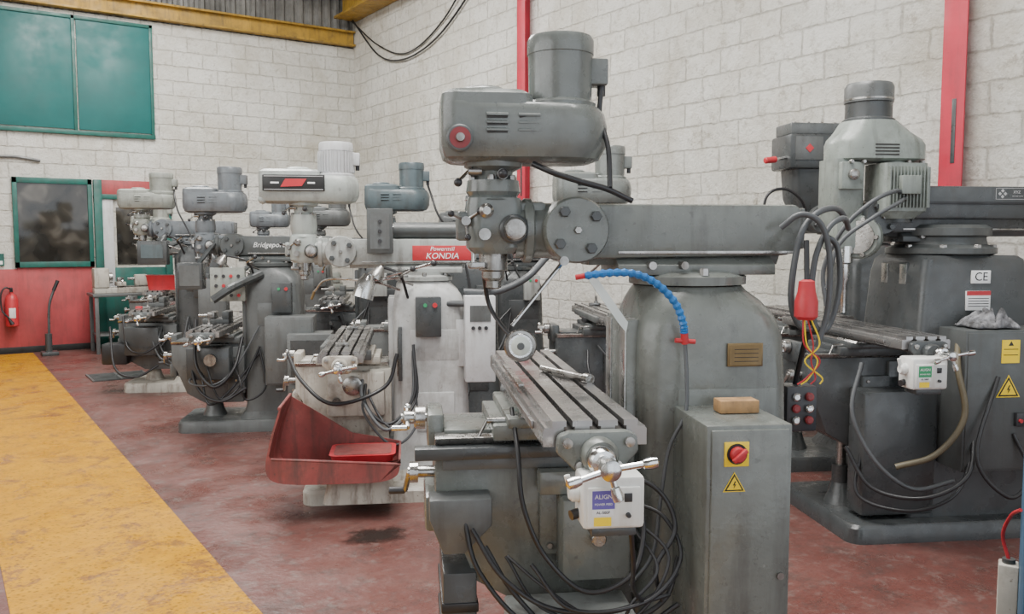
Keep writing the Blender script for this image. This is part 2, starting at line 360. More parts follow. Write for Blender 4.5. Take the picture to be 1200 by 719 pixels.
    for a in (25,145,265):
        d=Vector((math.cos(R(a)),0,math.sin(R(a)))); c=Vector((hx+.09,.07,Z(1.66)))
        b.tube(steel,[c,c+d*.045+Vector((0,.02,0))],.0045,smooth=False); b.sph(blackp,c+d*.05+Vector((0,.023,0)),.010)
    b.cyl(steel,(hx+.09,.045,Z(1.66)),(hx+.09,.085,Z(1.66)),.014)
    b.done('feed_lever',hb,'three-armed steel lever with black knobs')
    b=MB()
    b.lathe(steel,[(.045,Z(1.565)),(.045,Z(1.51)),(.036,Z(1.505)),(.036,Z(1.485)),(.025,Z(1.475)),(.025,Z(1.455)),(.015,Z(1.45))],(hx,0,0))
    b.cyl(chrome,(hx+.065,.03,Z(1.52)),(hx+.065,.03,Z(1.62)),.006); b.box(steel,(hx+.03,.0,Z(1.515)),(hx+.08,.05,Z(1.535)),.003)
    b.done('quill',rt,'polished steel quill and spindle nose')
    b=MB(); c=Vector((hx+.08,.05,Z(1.81)))
    b.cyl(steel,c+Vector((-.04,0,0)),c,.012); b.tube(chrome,[c,c+Vector((.03,.03,-.03))],.005,smooth=False); b.sph(blackp,c+Vector((.033,.033,-.036)),.013)
    b.cyl(steel,(hx-.02,.05,Z(1.80)),(hx-.02,.1,Z(1.80)),.016); b.sph(blackp,(hx-.02,.11,Z(1.80)),.015)
    b.done('speed_lever',rt,'short steel lever with black knob')
def make_knee(rt,m,tz,tx=.49,x1=.86,wm=None):
    k=tz-.17; b=MB(); wm=wm or m
    b.prism(m,[(.278,k-.50),(.278,k),(x1,k),(x1,k-.16),(x1-.04,k-.22),(x1-.12,k-.42),(.6,k-.50)],-.165,.165,'xz',.006)
    b.box(m,(.26,-.19,k-.42),(.40,.19,k-.02),.008)
    b.prism(steel,[(-.17,k),(.17,k),(.185,k+.022),(-.185,k+.022)],.28,x1+.0,'yz',.002)
    b.box(m,(.30,.16,k-.34),(.55,.19,k-.1),.008)
    for (x,z) in ((.33,k-.31),(.52,k-.31),(.33,k-.13),(.52,k-.13)): hexnut(b,steel,(x,.188,z),.01,.01)
    b.box(wm,(x1-.03,-.12,k-.28),(x1+.03,.12,k-.17),.012)
    K=b.done('knee',rt)
    b=MB(); b.cyl(steel,(.56,0,.12),(.56,0,k-.3),.028); b.cyl(m,(.56,0,.1),(.56,0,.32),.05)
    b.done('elevating_screw',rt,'greasy steel elevating screw')
    b=MB(); c=Vector((x1,.09,k-.1))
    b.cyl(steel,c,c+Vector((.08,0,0)),.018); b.cyl(steel,c+Vector((.05,0,0)),c+Vector((.075,0,0)),.032)
    b.tube(steel,[c+Vector((.075,0,0)),c+Vector((.09,-.05,-.07))],.009,smooth=False); b.cyl(blackp,c+Vector((.09,-.05,-.07)),c+Vector((.14,-.05,-.07)),.011,bev=.003)
    b.done('knee_crank',K,'steel crank with black grip')
    b=MB(); c=Vector((x1-.02,-.02,k+.045))
    b.box(m,(x1-.03,-.11,k-.04),(x1+.02,.09,k+.075),.01)
    b.cyl(steel,c,c+Vector((.12,0,0)),.014); b.lathe(steel,[(.036,0),(.036,.03),(.03,.035)],c+Vector((.045,0,0)),(1,0,0))
    b.lathe(steel,[(.02,0),(.022,.03),(.016,.035)],c+Vector((.08,0,0)),(1,0,0))
    b.tube(steel,[c+Vector((.10,-.06,.02)),c+Vector((.10,.06,-.02))],.007,smooth=False)
    b.cyl(chrome,c+Vector((.10,.06,-.02)),c+Vector((.15,.06,-.02)),.009,bev=.003); b.sph(chrome,c+Vector((.10,-.06,.02)),.013)
    b.done('cross_feed_handle',K,'bright steel two-armed handle')
    b=MB()
    b.box(m,(tx-.2,-.2,k+.012),(tx+.2,.2,k+.06),.006)
    b.box(m,(tx-.16,-.23,k+.055),(tx+.16,.23,k+.085),.006)
    b.prism(steel,[(tx-.13,k+.08),(tx+.13,k+.08),(tx+.1,k+.115),(tx-.1,k+.115)],-.22,.22,'xz',.002)
    b.box(wm,(tx+.2,-.12,k+.02),(x1-.03,.12,k+.032),.002)
    b.cyl(steel,(tx+.16,.15,k+.065),(tx+.215,.15,k+.065),.01); b.tube(steel,[(tx+.215,.15,k+.065),(tx+.24,.16,k+.02)],.005,smooth=False)
    b.done('saddle',rt)
def feedhandle(T,c,dirn=1,arms=((170,.085),(345,.08),(255,.05))):
    b=MB(); c=Vector(c); d=Vector((0,dirn,0))
    b.lathe(chrome,[(.012,0),(.03,.002),(.034,.01),(.034,.04),(.028,.05),(.018,.052),(.018,.09),(.024,.095),(.024,.12),(.012,.128)],c,d)
    for a,r in arms:
        a=R(a); v=Vector((math.cos(a),.12*dirn,math.sin(a)))
        b.tube(chrome,[c+d*.108,c+d*.108+v*r],.0075,smooth=False)
        b.lathe(chrome,[(0,-.022),(.011,-.016),(.014,.0),(.012,.014),(0,.02)],c+d*.108+v*(r+.006),v,14)
    b.done('feed_handle',T,'chrome feed handle with ball ends')
def powerfeed(T,x,y,z,s=1.,lm=None):
    b=MB(); lm=lm or purple
    S=Matrix.Translation((x,y,z))@Matrix.Diagonal((s,s,s,1))@Matrix.Translation((-x,-y,-z))
    b.box(white,(x-.072,y,z-.055),(x+.072,y+.1,z+.066),.010)
    b.box(white,(x-.06,y+.095,z-.048),(x+.062,y+.106,z+.044),.004)
    b.box(darkgrey,(x-.055,y+.01,z-.075),(x+.05,y+.09,z-.053),.004)
    b.box(lm,(x-.0,y+.1055,z-.005),(x+.052,y+.107,z+.037),0); b.box(whiteink,(x+.003,y+.1065,z-.02),(x+.052,y+.1072,z-.006),0)
    b.box(yellow,(x+.008,y+.1055,z-.044),(x+.048,y+.107,z-.024),0)
    b.text(whiteink,'ALIGN',.014,(x+.026,y+.1072,z+.023)); b.text(ink,'AL-500P',.009,(x+.027,y+.1074,z-.013)); b.text(whiteink,'POWER FEED',.007,(x+.026,y+.1072,z+.006))
    b.box(blackp,(x-.04,y+.1055,z+.01),(x-.022,y+.109,z+.03),.001); b.lathe(blackp,[(.006,0),(.005,.01)],(x-.031,y+.106,z-.02),(0,1,0),12)
    b.cyl(blackp,(x+.06,y+.04,z-.03),(x+.09,y+.05,z-.035),.012); b.lathe(white,[(.022,0),(.022,.02),(.015,.028)],(x+.068,y+.05,z+.02),(1,0,0))
    b.tube(white,[(x+.09,y+.05,z+.02),(x+.10,y+.05,z+.06)],.007,smooth=False)
    b.bm.transform(S)
    b.done('power_feed',T,'white power feed unit with %s and yellow labels'%('green' if lm is greens else 'purple'))
def make_table(rt,tz,tx,y0,y1,m,feed=True,bm=None,w=.127,fx=.0,fs=1.,lm=None):
    b=MB(); h=.062; z=tz
    pts=[(tx-w,z-h),(tx-w,z-.022),(tx-w+.004,z-.018),(tx-w+.004,z-.016),(tx-w+.022,z-.016),(tx-w+.022,z)]
    for sx in (-.063,0,.063):
        a=tx+sx; pts+=[(a-.0075,z),(a-.0075,z-.014),(a-.014,z-.014),(a-.014,z-.026),(a+.014,z-.026),(a+.014,z-.014),(a+.0075,z-.014),(a+.0075,z)]
    pts+=[(tx+w-.022,z),(tx+w-.022,z-.016),(tx+w-.004,z-.016),(tx+w,z-.022),(tx+w,z-h)]
    b.prism(m,pts,y0,y1,'xz')
    b.prism(m,[(tx-.1,z-h),(tx+.1,z-h),(tx+.07,z-h-.02),(tx-.07,z-h-.02)],y0+.05,y1-.05,'xz',.002)
    for sx in (-.063,0,.063): b.box(slotdark,(tx+sx-.0135,y0+.01,z-.0265),(tx+sx+.0135,y1-.01,z-.0245),0)
    b.box(m,(tx+w,y0+.15,z-.05),(tx+w+.008,y1-.15,z-.03),.002)
    T=b.done('table',rt,'worn oily steel table with t-slots')
    bm=bm or greygreen
    b=MB(); c=tx
    b.prism(bm,[(c-.095,z-.03),(c-.1,z-.07),(c-.05,z-.12),(c+.05,z-.12),(c+.1,z-.07),(c+.095,z-.03),(c+.07,z-.02),(c-.07,z-.02)],y1,y1+.035,'xz',.008)
    b.lathe(bm,[(.045,0),(.045,.03),(.038,.04)],(c,y1+.03,z-.075),(0,1,0))
    for (dx,dz_) in ((-.075,-.045),(.075,-.045),(-.045,-.1),(.045,-.1)): b.lathe(steel,[(.012,0),(.012,.012),(.005,.013)],(c+dx,y1+.034,z+dz_),(0,1,0),14)
    b.done('end_bracket',T,'cast end bracket')
    feedhandle(T,(c-fx*.3,y1+.065,z-.075),1)
    b=MB(); b.prism(bm,[(c-.09,z-.04),(c-.06,z-.11),(c+.06,z-.11),(c+.09,z-.04)],y0-.035,y0,'xz',.006); b.done('end_bracket',T,'cast end bracket')
    feedhandle(T,(c,y0-.03,z-.075),-1,((20,.07),(200,.07)))
    if feed: powerfeed(T,tx+fx,y1+.035,z-.168,fs,lm)
    return T
def make_cabinet(rt,m,lo,hi,sign=True,switch=True):
    b=MB(); b.box(m,lo,hi,.006); c=b.done('electrical_cabinet',rt)
    b=MB(); x0,y0,z0=lo;x1,y1,z1=hi
    b.box(m,(x0+.012,y1-.004,z0+.012),(x1-.012,y1+.008,z1-.012),.004); b.cyl(steel,(x0+.03,y1+.006,(z0+z1)/2),(x0+.03,y1+.014,(z0+z1)/2),.01)
    b.done('door',c)
    xc=(x0+x1)/2+.04
    if sign: warn_triangle(c,(xc+.005,y1+.0095,z1-.16),.024)
    if switch:
        b=MB(); zc=z1-.075
        b.box(yellow,(xc-.034,y1+.007,zc-.034),(xc+.034,y1+.012,zc+.032),.001); b.lathe(ink,[(.028,0),(.028,.004)],(xc,y1+.01,zc),(0,1,0)); b.lathe(redp,[(.021,0),(.021,.016),(.017,.02)],(xc,y1+.01,zc),(0,1,0))
        b.box(redp,(xc-.024,y1+.028,zc-.006),(xc+.024,y1+.042,zc+.006),.003,T=Matrix.Translation((xc,0,zc))@Matrix.Rotation(R(40),4,'Y')@Matrix.Translation((-xc,0,-zc))); b.done('isolator_switch',c,'red rotary isolator on yellow plate')
    return c
def cable(rt,pts,r=.008,m=None,name='cable',label=None,**k):
    b=MB(); b.tube(m or black,pts,r,**k); return b.done(name,rt,label,angle=80)
def tooling(rt,tz,tx,zt,dz,e,y1,vise=True,seed=1,hc=True):
    q=random.Random(seed)
    for i in range(4):
        x=q.uniform(.3,.75); z=tz-.2-q.uniform(0,.15); low=q.uniform(.35,.65)
        cable(rt,[(x,.2,z),(x+q.uniform(-.1,.1),.3+q.uniform(0,.1),z-.15),(x-.15,.38+q.uniform(0,.1),low*.75),(x-.3,.35,low),(.12,.25,low+.3)],q.uniform(.008,.012),q.choice([black,greyhose]))
    if hc: cable(rt,[(.33+e,.0,2.05+dz),(.30+e,.1,1.95+dz),(.25+e,.16,1.8+dz),(.12,.17,1.62+dz),(.05,.2,1.45+dz),(.0,.24,1.2)],.009)
    b=MB(); b.tube(steel,[(.2,.18,zt+dz-.05),(.35,.22,zt+dz+.0),(.5+e,.16,zt+dz+.02),(.6+e,.1,zt+dz-.06)],.008); b.cyl(brass,(.6+e,.1,zt+dz-.06),(.62+e,.09,zt+dz-.11),.009); b.done('coolant_pipe',rt,'bent metal coolant pipe')
    b=MB(); b.box(midgrey,(tx+.128,-.35,tz-.06),(tx+.155,.35,tz-.022),.003); b.box(blackp,(tx+.128,-.05,tz-.085),(tx+.165,.05,tz-.05),.004); b.done('position_scale',rt,'dark position scale on the table front')
    b=MB(); c=Vector((.3+q.uniform(-.05,.1),.25,zt+dz+.1)); b.tube(black,[(.15,.2,zt+dz-.1),(.2,.3,zt+dz+.05),c],.009); b.lathe(q.choice([darkgrey,steel]),[(.02,0),(.03,.02),(.055,.08),(.055,.09)],c,(.6,.2,-1)); b.done('work_lamp',rt,'small work lamp on a flexible arm')
    b=MB(); xx=q.uniform(-.2,-.05); b.box(q.choice([darkgrey,litegrey,midgrey]),(xx,.21,1.0),(xx+.16,.3,1.25),.006); b.lathe(redp,[(.015,0),(.015,.012)],(xx+.04,.3,1.2),(0,1,0),12); b.lathe(greens,[(.012,0),(.012,.01)],(xx+.1,.3,1.2),(0,1,0),12); b.done('switch_box',rt,'switch box with red and green buttons')
    b=MB(); b.tube(steel,[(.12,.2,zt+dz-.02),(.2,.3,zt+dz+.03),(.12,.38,zt+dz+.09)],.007); b.sph(blackp,(.12,.38,zt+dz+.09),.018); b.done('clamp_lever',rt,'steel clamp lever with black knob')
    if vise:
        b=MB(); yv=q.uniform(-.1,.15)
        b.box(midgrey,(tx-.1,yv-.1,tz+.0),(tx+.12,yv+.1,tz+.04),.006); b.box(midgrey,(tx-.1,yv-.09,tz+.04),(tx-.04,yv+.09,tz+.1),.006); b.box(steel,(tx+.02,yv-.08,tz+.04),(tx+.08,yv+.08,tz+.095),.006); b.cyl(steel,(tx+.08,yv,tz+.06),(tx+.17,yv,tz+.06),.013)
        b.done('machine_vise',rt,'grey machine vise bolted to the table')
    for s in (-1,1):
        b=MB(); y=y1*.6*s; b.box(steel,(tx-.03,y,tz),(tx+.05,y+.035,tz+.02),.003); b.cyl(steel,(tx,y+.018,tz),(tx,y+.018,tz+.07),.008); hexnut(b,steel,(tx,y+.018,tz+.02),.015,.014,(0,0,1)); b.done('table_clamp',rt,'steel strap clamp')
TH=152.9
def mill(loc,label,paint,head=None,motor=None,col=None,e=0,dz=0,rz=0,zt=1.46,tz=1.1,ty=(-.65,.65),tx=.49,feed=False,cab=None,ram=None,fin=False,basem=None,kneem=None,red=True,rx0=-.29,hd=True,th=TH,cap=False,colk=1.,basez=.1,signs=False,mr=.1,bx=(-.36,.8),bw=.62,fl=0,fx=0,fs=1.,tool=0,vise=True,hc=True,lm=None):
    rt=root('milling_machine',(loc[0],loc[1],0),th,label,'milling machine','row of vertical milling machines')
    head=head or paint; motor=motor or head; col=col or paint; ram=ram or paint
    make_base(rt,basem or col,basez,bx[0],bx[1],bw); make_column(rt,col,zt+dz,basez,colk)
    zr0,zr1=1.555+dz+rz,1.712+dz+rz
    make_turret(rt,ram,zt+dz,zr0)
    make_ram(rt,ram,rx0+e,.40+e,zr0,zr1)
    make_knuckle(rt,ram,.43+e,1.632+dz+rz)
    if hd: make_head(rt,head,motor,e,dz,fin,red,cap,mr,fl,rz)
    make_knee(rt,kneem or paint,tz,tx)
    make_table(rt,tz,tx,ty[0],ty[1],tablesteel,feed,bm=kneem or paint,fx=fx,fs=fs,lm=lm)
    if cab: make_cabinet(rt,cab[2],cab[0],cab[1],signs,signs)
    if tool: tooling(rt,tz,tx,zt,dz,e,ty[1],vise,tool,hc)
    return rt
# ============================================================ SETTING
XR,YB,XL,YF=6.14,14.0,-3.6,-4.0
ZC=6.3
fm=floormat('worn_red_floor'); wy=blockwall('whitewashed_block_x',0); wx=blockwall('whitewashed_block_y',1)
b=MB(); b.box(fm,(XL-.2,YF,-.1),(XR+.2,YB+.2,0),0); b.done('floor',kind='structure')
b=MB(); b.box(wx,(XR,YF,0),(XR+.2,YB+.2,5.35),0); b.done('wall_right',kind='structure')
b=MB(); b.box(wx,(XL-.2,YF,0),(XL,YB+.2,5.35),0); b.done('wall_left',kind='structure')
b=MB(); b.box(wy,(XL,YB,0),(XR,YB+.2,4.9),0); b.done('wall_back',kind='structure')
sheet=M('weathered_metal_sheet',(.22,.215,.20),.6,.2,var=.3,scale=2,dirt=.5)
b=MB()
prof=[]; x=XL
while x<XR:
    prof+=[(x,YB+.02),(x+.05,YB+.02),(x+.08,YB+.07),(x+.13,YB+.07)]; x+=.16
prof+=[(XR,YB+.02),(XR,YB+.12),(XL,YB+.12)]
b.prism(sheet,prof,4.9,ZC,'xy'); b.done('trim_1',None,kind='structure')
b=MB(); b.box(sheet,(XL-.2,YF,ZC),(XR+.2,YB+.2,ZC+.1),0)
x=XL
while x<XR: b.box(sheet,(x,YF,ZC-.04),(x+.08,YB,ZC),0); x+=.2
b.done('ceiling',kind='structure')
b=MB(); b.box(sheet,(XR,YF,5.35),(XR+.2,YB,ZC),0); b.done('trim_2',kind='structure')
b=MB(); b.box(sheet,(XL-.2,YF,5.35),(XL,YB,ZC),0); b.done('trim_3',kind='structure')
b=MB(); b.box(ochre,(XL,YB-.14,4.92),(XR-.02,YB+.0,4.95),.003); b.box(ochre,(XL,YB-.14,5.14),(XR-.02,YB,5.17),.003); b.box(ochre,(XL,YB-.05,4.95),(XR-.02,YB-.02,5.14),.0); b.done('trim_4',kind='structure')
b=MB(); b.box(ochre,(XR-.42,YF,5.32),(XR-.02,YB-.16,5.36),.003); b.box(ochre,(XR-.26,YF,5.36),(XR-.18,YB-.16,5.72),0); b.box(ochre,(XR-.42,YF,5.72),(XR-.02,YB-.16,5.76),.003); b.done('trim_5',kind='structure')
i=6
for y in (3.34,8.72):
    b=MB(); b.box(redsteel,(XR-.13,y-.085,0),(XR-.115,y+.085,5.3),.002); b.box(redsteel,(XR-.12,y-.008,0),(XR-.0,y+.008,5.3),0)
    b.box(darkgrey,(XR-.135,y-.03,2.15),(XR-.128,y+.0,2.6),.002); b.done('trim_%d'%i,kind='structure'); i+=1
sm=floormat('worn_yellow_floor_paint',True)
b=MB(); b.box(sm,(.2,YF,0),(1.1,YB-.1,.003),0); b.done('trim_8',kind='structure')
b=MB()
for x0,x1 in ((-.35,.70),(.74,1.76),(1.79,2.82)):
    b.box(tealwin,(x0+.03,YB-.03,3.22),(x1-.0,YB-.0,4.80),.004)
for x0 in (-.38,.70,1.755,2.81): b.box(greenfr,(x0,YB-.05,3.16),(x0+.045,YB,4.84),.003)
b.box(greenfr,(-.38,YB-.06,3.14),(2.86,YB,3.2),.003); b.box(greenfr,(-.38,YB-.05,4.79),(2.86,YB,4.84),.003)
b.done('window_1',kind='structure')
b=MB(); x0,x1=.93,1.95
b.box(greenfr,(x0,YB-.06,1.22),(x1,YB,1.30),.004); b.box(greenfr,(x0,YB-.06,2.42),(x1,YB,2.5),.004)
b.box(greenfr,(x0,YB-.06,1.22),(x0+.06,YB,2.5),.004); b.box(greenfr,(x1-.06,YB-.06,1.22),(x1,YB,2.5),.004)
b.box(officeglass,(x0+.05,YB-.03,1.28),(x1-.05,YB-.01,2.44),0); b.done('window_2',kind='structure')
b=MB(); b.box(redwall,(x0+.02,YB-.02,.08),(x1+.0,YB,1.22),.002); b.box(redwall,(XL,YB-.024,.08),(x0+.03,YB,1.2),.002); b.done('trim_9',kind='structure')
b=MB(); b.box(ink,(XL,YB-.03,0),(x1+.05,YB,.09),.003); b.done('baseboard_back',kind='structure')
b=MB(); d0,d1=1.97,3.05
b.box(greenfr,(d0,YB-.08,0),(d0+.11,YB,2.5),.004); b.box(greenfr,(d1-.1,YB-.08,0),(d1,YB,2.5),.004); b.box(redwall,(d0+.11,YB-.05,2.28),(d1-.1,YB,2.5),.004); b.box(greenfr,(d0+.11,YB-.07,2.22),(d1-.1,YB,2.29),.004)
b.box(officeglass,(d0+.3,YB-.02,1.25),(d1-.2,YB-.01,2.1),0); b.box(palegrey,(d0+.11,YB-.04,.9),(d0+.26,YB,2.22),.004); b.box(greenfr,(d0+.11,YB-.03,.02),(d1-.1,YB-.005,1.2),.004)
b.done('door_1',kind='structure')
hc_=cable(None,[(6.0,13.7,5.3),(6.09,12.9,4.6),(6.1,12.0,4.38),(6.1,11.0,4.5),(6.1,10.1,4.9),(6.05,9.5,5.3)],.014,name='hanging_cable'); hc_['label']='black cables sagging in a loop along the whitewashed wall'; hc_['category']='cable'
cable(hc_,[(6.0,13.75,5.3),(6.1,12.9,4.75),(6.11,11.9,4.46),(6.11,10.8,4.72),(6.06,9.8,5.3)],.012,name='strand')
stm,n,l,bb=nt('oil_stain')
co=n.new('ShaderNodeTexCoord').outputs['Object']
mp=n.new('ShaderNodeMapping'); mp.inputs['Location'].default_value=(-1.93,-4.17,0); l.new(co,mp.inputs['Vector'])
sc_=n.new('ShaderNodeVectorMath'); sc_.operation='MULTIPLY'; sc_.inputs[1].default_value=(4.0,5.2,0); l.new(mp.outputs[0],sc_.inputs[0])
ln=n.new('ShaderNodeVectorMath'); ln.operation='LENGTH'; l.new(sc_.outputs[0],ln.inputs[0])
ad=n.new('ShaderNodeMath'); ad.operation='MULTIPLY_ADD'; l.new(noise(n,l,co,9,7,.75),ad.inputs[0]); ad.inputs[1].default_value=1.8; l.new(ln.outputs['Value'],ad.inputs[2])
sb=n.new('ShaderNodeMath'); sb.operation='SUBTRACT'; l.new(ad.outputs[0],sb.inputs[0]); sb.inputs[1].default_value=.95; sb.use_clamp=True
ra=ramp(n,[(.25,(.8,.8,.8)),(.7,(0,0,0))]); l.new(sb.outputs[0],ra.inputs[0]); l.new(ra.outputs[0],bb.inputs['Alpha']); bb.inputs['Base Color'].default_value=(.022,.016,.014,1); bb.inputs['Roughness'].default_value=.3
b=MB(); bs=bmesh.new(); vs=[bs.verts.new((1.93+.40*math.cos(2*math.pi*j/40),4.17+.32*math.sin(2*math.pi*j/40),.0015)) for j in range(40)]; bs.faces.new(vs); b.add(bs,stm)
b.done('oil_stain',label='dark oil stain soaked into the red floor',category='stain')
b=MB(); b.box(slotdark,(1.42,10.62,.0),(2.05,11.2,.004),0)
for j in range(12): b.box(midgrey,(1.43,10.64+j*.047,.004),(2.04,10.655+j*.047,.014),0)
for x in (1.42,1.72,2.03): b.box(midgrey,(x,10.62,.004),(x+.02,11.2,.016),0)
b.done('drain_grate',label='rusty steel drain grate in the floor',category='grate')
# ============================================================ MILLS
m1=mill((2.04,1.94),'grey-green vertical milling machine with a long table and blue coolant hose',greygreen,head=greygreen2,tz=1.17,ty=(-.66,.67),feed=True,zt=1.46,
  cab=((-.09,.2,.28),(.15,.5,1.11),greygreen),signs=True,fx=-.015,kneem=greygreen)
b=MB(); b.box(brass,(-.12,.219,1.225),(-.01,.226,1.295),.002); b.box(brass,(-.115,.226,1.23),(-.015,.2275,1.29),0)
for j in range(4): b.box(ink,(-.105,.2275,1.24+j*.012),(-.03,.2278,1.242+j*.012),0)
b.done('name_plate',m1,'small brass plate')
b=MB()
pp=[(.43,.25,1.50),(.36,.26,1.508),(.286,.26,1.505),(.22,.26,1.475),(.165,.26,1.42),(.14,.26,1.36),(.135,.255,1.33)]
b.tube(blueh,pp,.009,n=10,k=7,rib=.4); b.cyl(redp,(.135,.255,1.335),(.13,.25,1.30),.011); b.cyl(redp,(.16,.25,1.31),(.10,.25,1.305),.007); b.cyl(redp,(.43,.25,1.5),(.455,.24,1.495),.008)
b.done('coolant_hose',m1,'blue segmented coolant hose with red valve',angle=25)
cable(m1,[(.13,.25,1.30),(.13,.27,1.2),(.14,.29,1.1),(.19,.3,1.0),(.22,.32,.85),(.24,.32,.7),(.3,.3,.6)],.006,greyhose,'coolant_pipe')
cable(m1,[(.34,.04,2.06),(.345,.05,1.98),(.33,.1,1.88),(.33,.13,1.76)],.008)
cable(m1,[(.56,.1,1.83),(.5,.135,1.80),(.42,.14,1.775),(.34,.13,1.755),(.26,.125,1.72)],.009)
cable(m1,[(.63,.15,1.1),(.63,.3,1.0),(.62,.34,.86),(.56,.36,.72),(.45,.4,.63),(.33,.42,.68),(.29,.4,.80),(.31,.38,.88)],.007)
cable(m1,[(.76,.28,.78),(.68,.34,.66),(.55,.38,.58),(.38,.42,.58),(.25,.44,.64),(.2,.42,.68)],.007)
cable(m1,[(.78,.25,.8),(.74,.3,.66),(.6,.36,.52),(.4,.4,.52),(.24,.42,.60),(.19,.4,.72)],.007)
cable(m1,[(.72,.26,.72),(.64,.33,.60),(.5,.36,.48),(.32,.42,.52),(.2,.44,.60)],.007)
cable(m1,[(.43,.78,.95),(.40,.7,.82),(.36,.55,.7),(.3,.45,.62),(.22,.42,.62)],.006)
cable(m1,[(.36,.3,.95),(.24,.36,.9),(.2,.4,.8),(.26,.42,.7),(.24,.42,.6)],.007)
cable(m1,[(.3,.3,.85),(.22,.36,.82),(.19,.42,.72),(.3,.46,.62),(.5,.44,.6),(.6,.36,.7)],.006)
qq=random.Random(4)
for _ in range(2):
    j=lambda a:a+qq.uniform(-.035,.035)
    cable(m1,[(j(.68),.27,j(.72)),(j(.58),.36,j(.60)),(j(.42),.43,j(.55)),(j(.30),.45,j(.60)),(j(.24),.43,j(.72)),(j(.3),.36,j(.80))],.005,black)
b=MB(); b.tube(chrome,[(.47,.13,1.54),(.63,.16,1.35)],.006,smooth=False); b.cyl(steel,(.47,.11,1.54),(.47,.14,1.54),.014); b.done('guard_rod',m1,'bright steel rod')
b=MB(); b.prism(persp,[(.42,1.50),(.39,1.50),(.29,1.36),(.295,1.33),(.32,1.36)],.2,.204,'xz'); b.done('guard_panel',m1,'clear plastic guard')
b=MB(); c=Vector((.60,.12,1.285)); ax=Vector((.05,1,-.02))
b.lathe(steel,[(.02,-.07),(.033,-.06),(.044,-.01),(.046,.0),(.044,.008),(.038,.008)],c,ax); b.lathe(lens,[(.038,.004),(.028,.014),(0,.018)],c,ax); b.lathe(steel,[(.046,-.002),(.050,.0),(.046,.008),(.041,.009)],c,ax); b.lathe(chrome,[(.038,.009),(.036,.0125)],c,ax); b.lathe(midgrey,[(.012,.015),(.009,.022)],c,ax)
b.tube(black,[c-ax*.06,(.64,0,1.33),(.68,-.04,1.40),(.70,.0,1.5)],.007); b.done('work_lamp',m1,'small round work lamp with glass lens')
b=MB(); b.prism(midgrey,[(.7,.86),(.88,.86),(.88,.80),(.84,.70),(.78,.70),(.7,.78)],.16,.26,'xz',.006); b.done('knee_bracket',m1)
b=MB(); b.box(darkgrey,(.28,.166,.965),(.92,.22,1.0),.003); b.box(midgrey,(.28,.166,.93),(.84,.20,.965),.003); b.done('way_cover',m1,'flat dark slideway cover')
b=MB(); b.box(greygreen,(.3,.18,.62),(.5,.3,.86),.008); b.box(greygreen,(.33,.19,.86),(.56,.25,.93),.006); b.cyl(steel,(.4,.3,.75),(.4,.33,.75),.022,bev=.003); b.done('gearbox',m1)
b=MB(); b.box(steel,(.60,-.22,1.17),(.617,.2,1.182),.002); b.done('table_strip',m1,'thin steel strip along the table')
b=MB(); b.cyl(steel,(.50,-.1,1.182),(.40,.12,1.182),.011); b.cyl(steel,(.40,.12,1.182),(.39,.145,1.182),.016); b.done('draw_bar',m1,'loose steel draw bar')
b=MB(); b.box(darkgrey,(.74,-.12,.1),(.84,.2,.62),.006); 
for z in (.2,.3,.4,.5): b.box(black,(.735,-.125,z),(.845,.205,z+.03),.004)
b.done('screw_guard',m1,'dark ribbed screw guard')
b=MB(); b.box(litegrey,(.3,.2,.12),(.66,.42,.55),.01); b.done('coolant_tank',m1,'light grey coolant tank')
for k,(pts,r) in enumerate([
  ([(-.52,-.05,1.66),(-.42,.08,1.70),(-.33,.14,1.69),(-.27,.16,1.64),(-.24,.17,1.55),(-.23,.17,1.42),(-.26,.17,1.34),(-.32,.17,1.33)],.010),
  ([(-.50,.0,1.64),(-.42,.12,1.67),(-.35,.16,1.64),(-.30,.18,1.55),(-.29,.18,1.42),(-.31,.18,1.33),(-.36,.16,1.34),(-.39,.16,1.45),(-.38,.16,1.58),(-.33,.16,1.62)],.009),
  ([(-.20,.15,1.64),(-.25,.18,1.68),(-.31,.19,1.65),(-.34,.19,1.55),(-.34,.19,1.4),(-.31,.19,1.28)],.009)]):
    cable(m1,pts,r,greyhose,'hose')
b=MB(); b.lathe(redp,[(.024,0),(.034,.01),(.034,.055),(.026,.085),(.023,.115),(.012,.12)],(-.245,.24,1.365)); b.cyl(black,(-.245,.24,1.48),(-.26,.2,1.6),.008)
for dx,mm in ((-.01,yellow),(.0,redp),(.01,yellow),(.014,redp)):
    b.tube(mm,[(-.25+dx,.24,1.37),(-.27+dx*2,.24,1.29),(-.265-dx*2,.24,1.24),(-.28+dx*2,.24,1.19),(-.265+dx*3,.24,1.17)],.0025,n=5)
b.done('power_plug',m1,'red plug with trailing red and yellow wires')
b=MB(); b.box(blackp,(-.385,-.03,.98),(-.28,.05,1.13),.008)
for j in range(3):
    for k in range(2): b.lathe(chrome if (j+k)%2 else dullred,[(.014,0),(.014,.01),(.009,.014)],(-.355+.045*k,.05,1.02+.038*j),(0,1,0),12)
b.tube(black,[(-.33,.0,1.13),(-.33,.05,1.25),(-.34,.1,1.38)],.009); b.done('push_button_pendant',m1,'black hanging push-button box')
b=MB(); b.box(wood,(-.055,.3,1.1115),(.06,.36,1.148),.003); o=b.done('wooden_block',label='small pale wooden block lying on the electrical cabinet',category='wood block')
o.location=(2.04,1.94,0); o.rotation_euler=(0,0,R(TH))
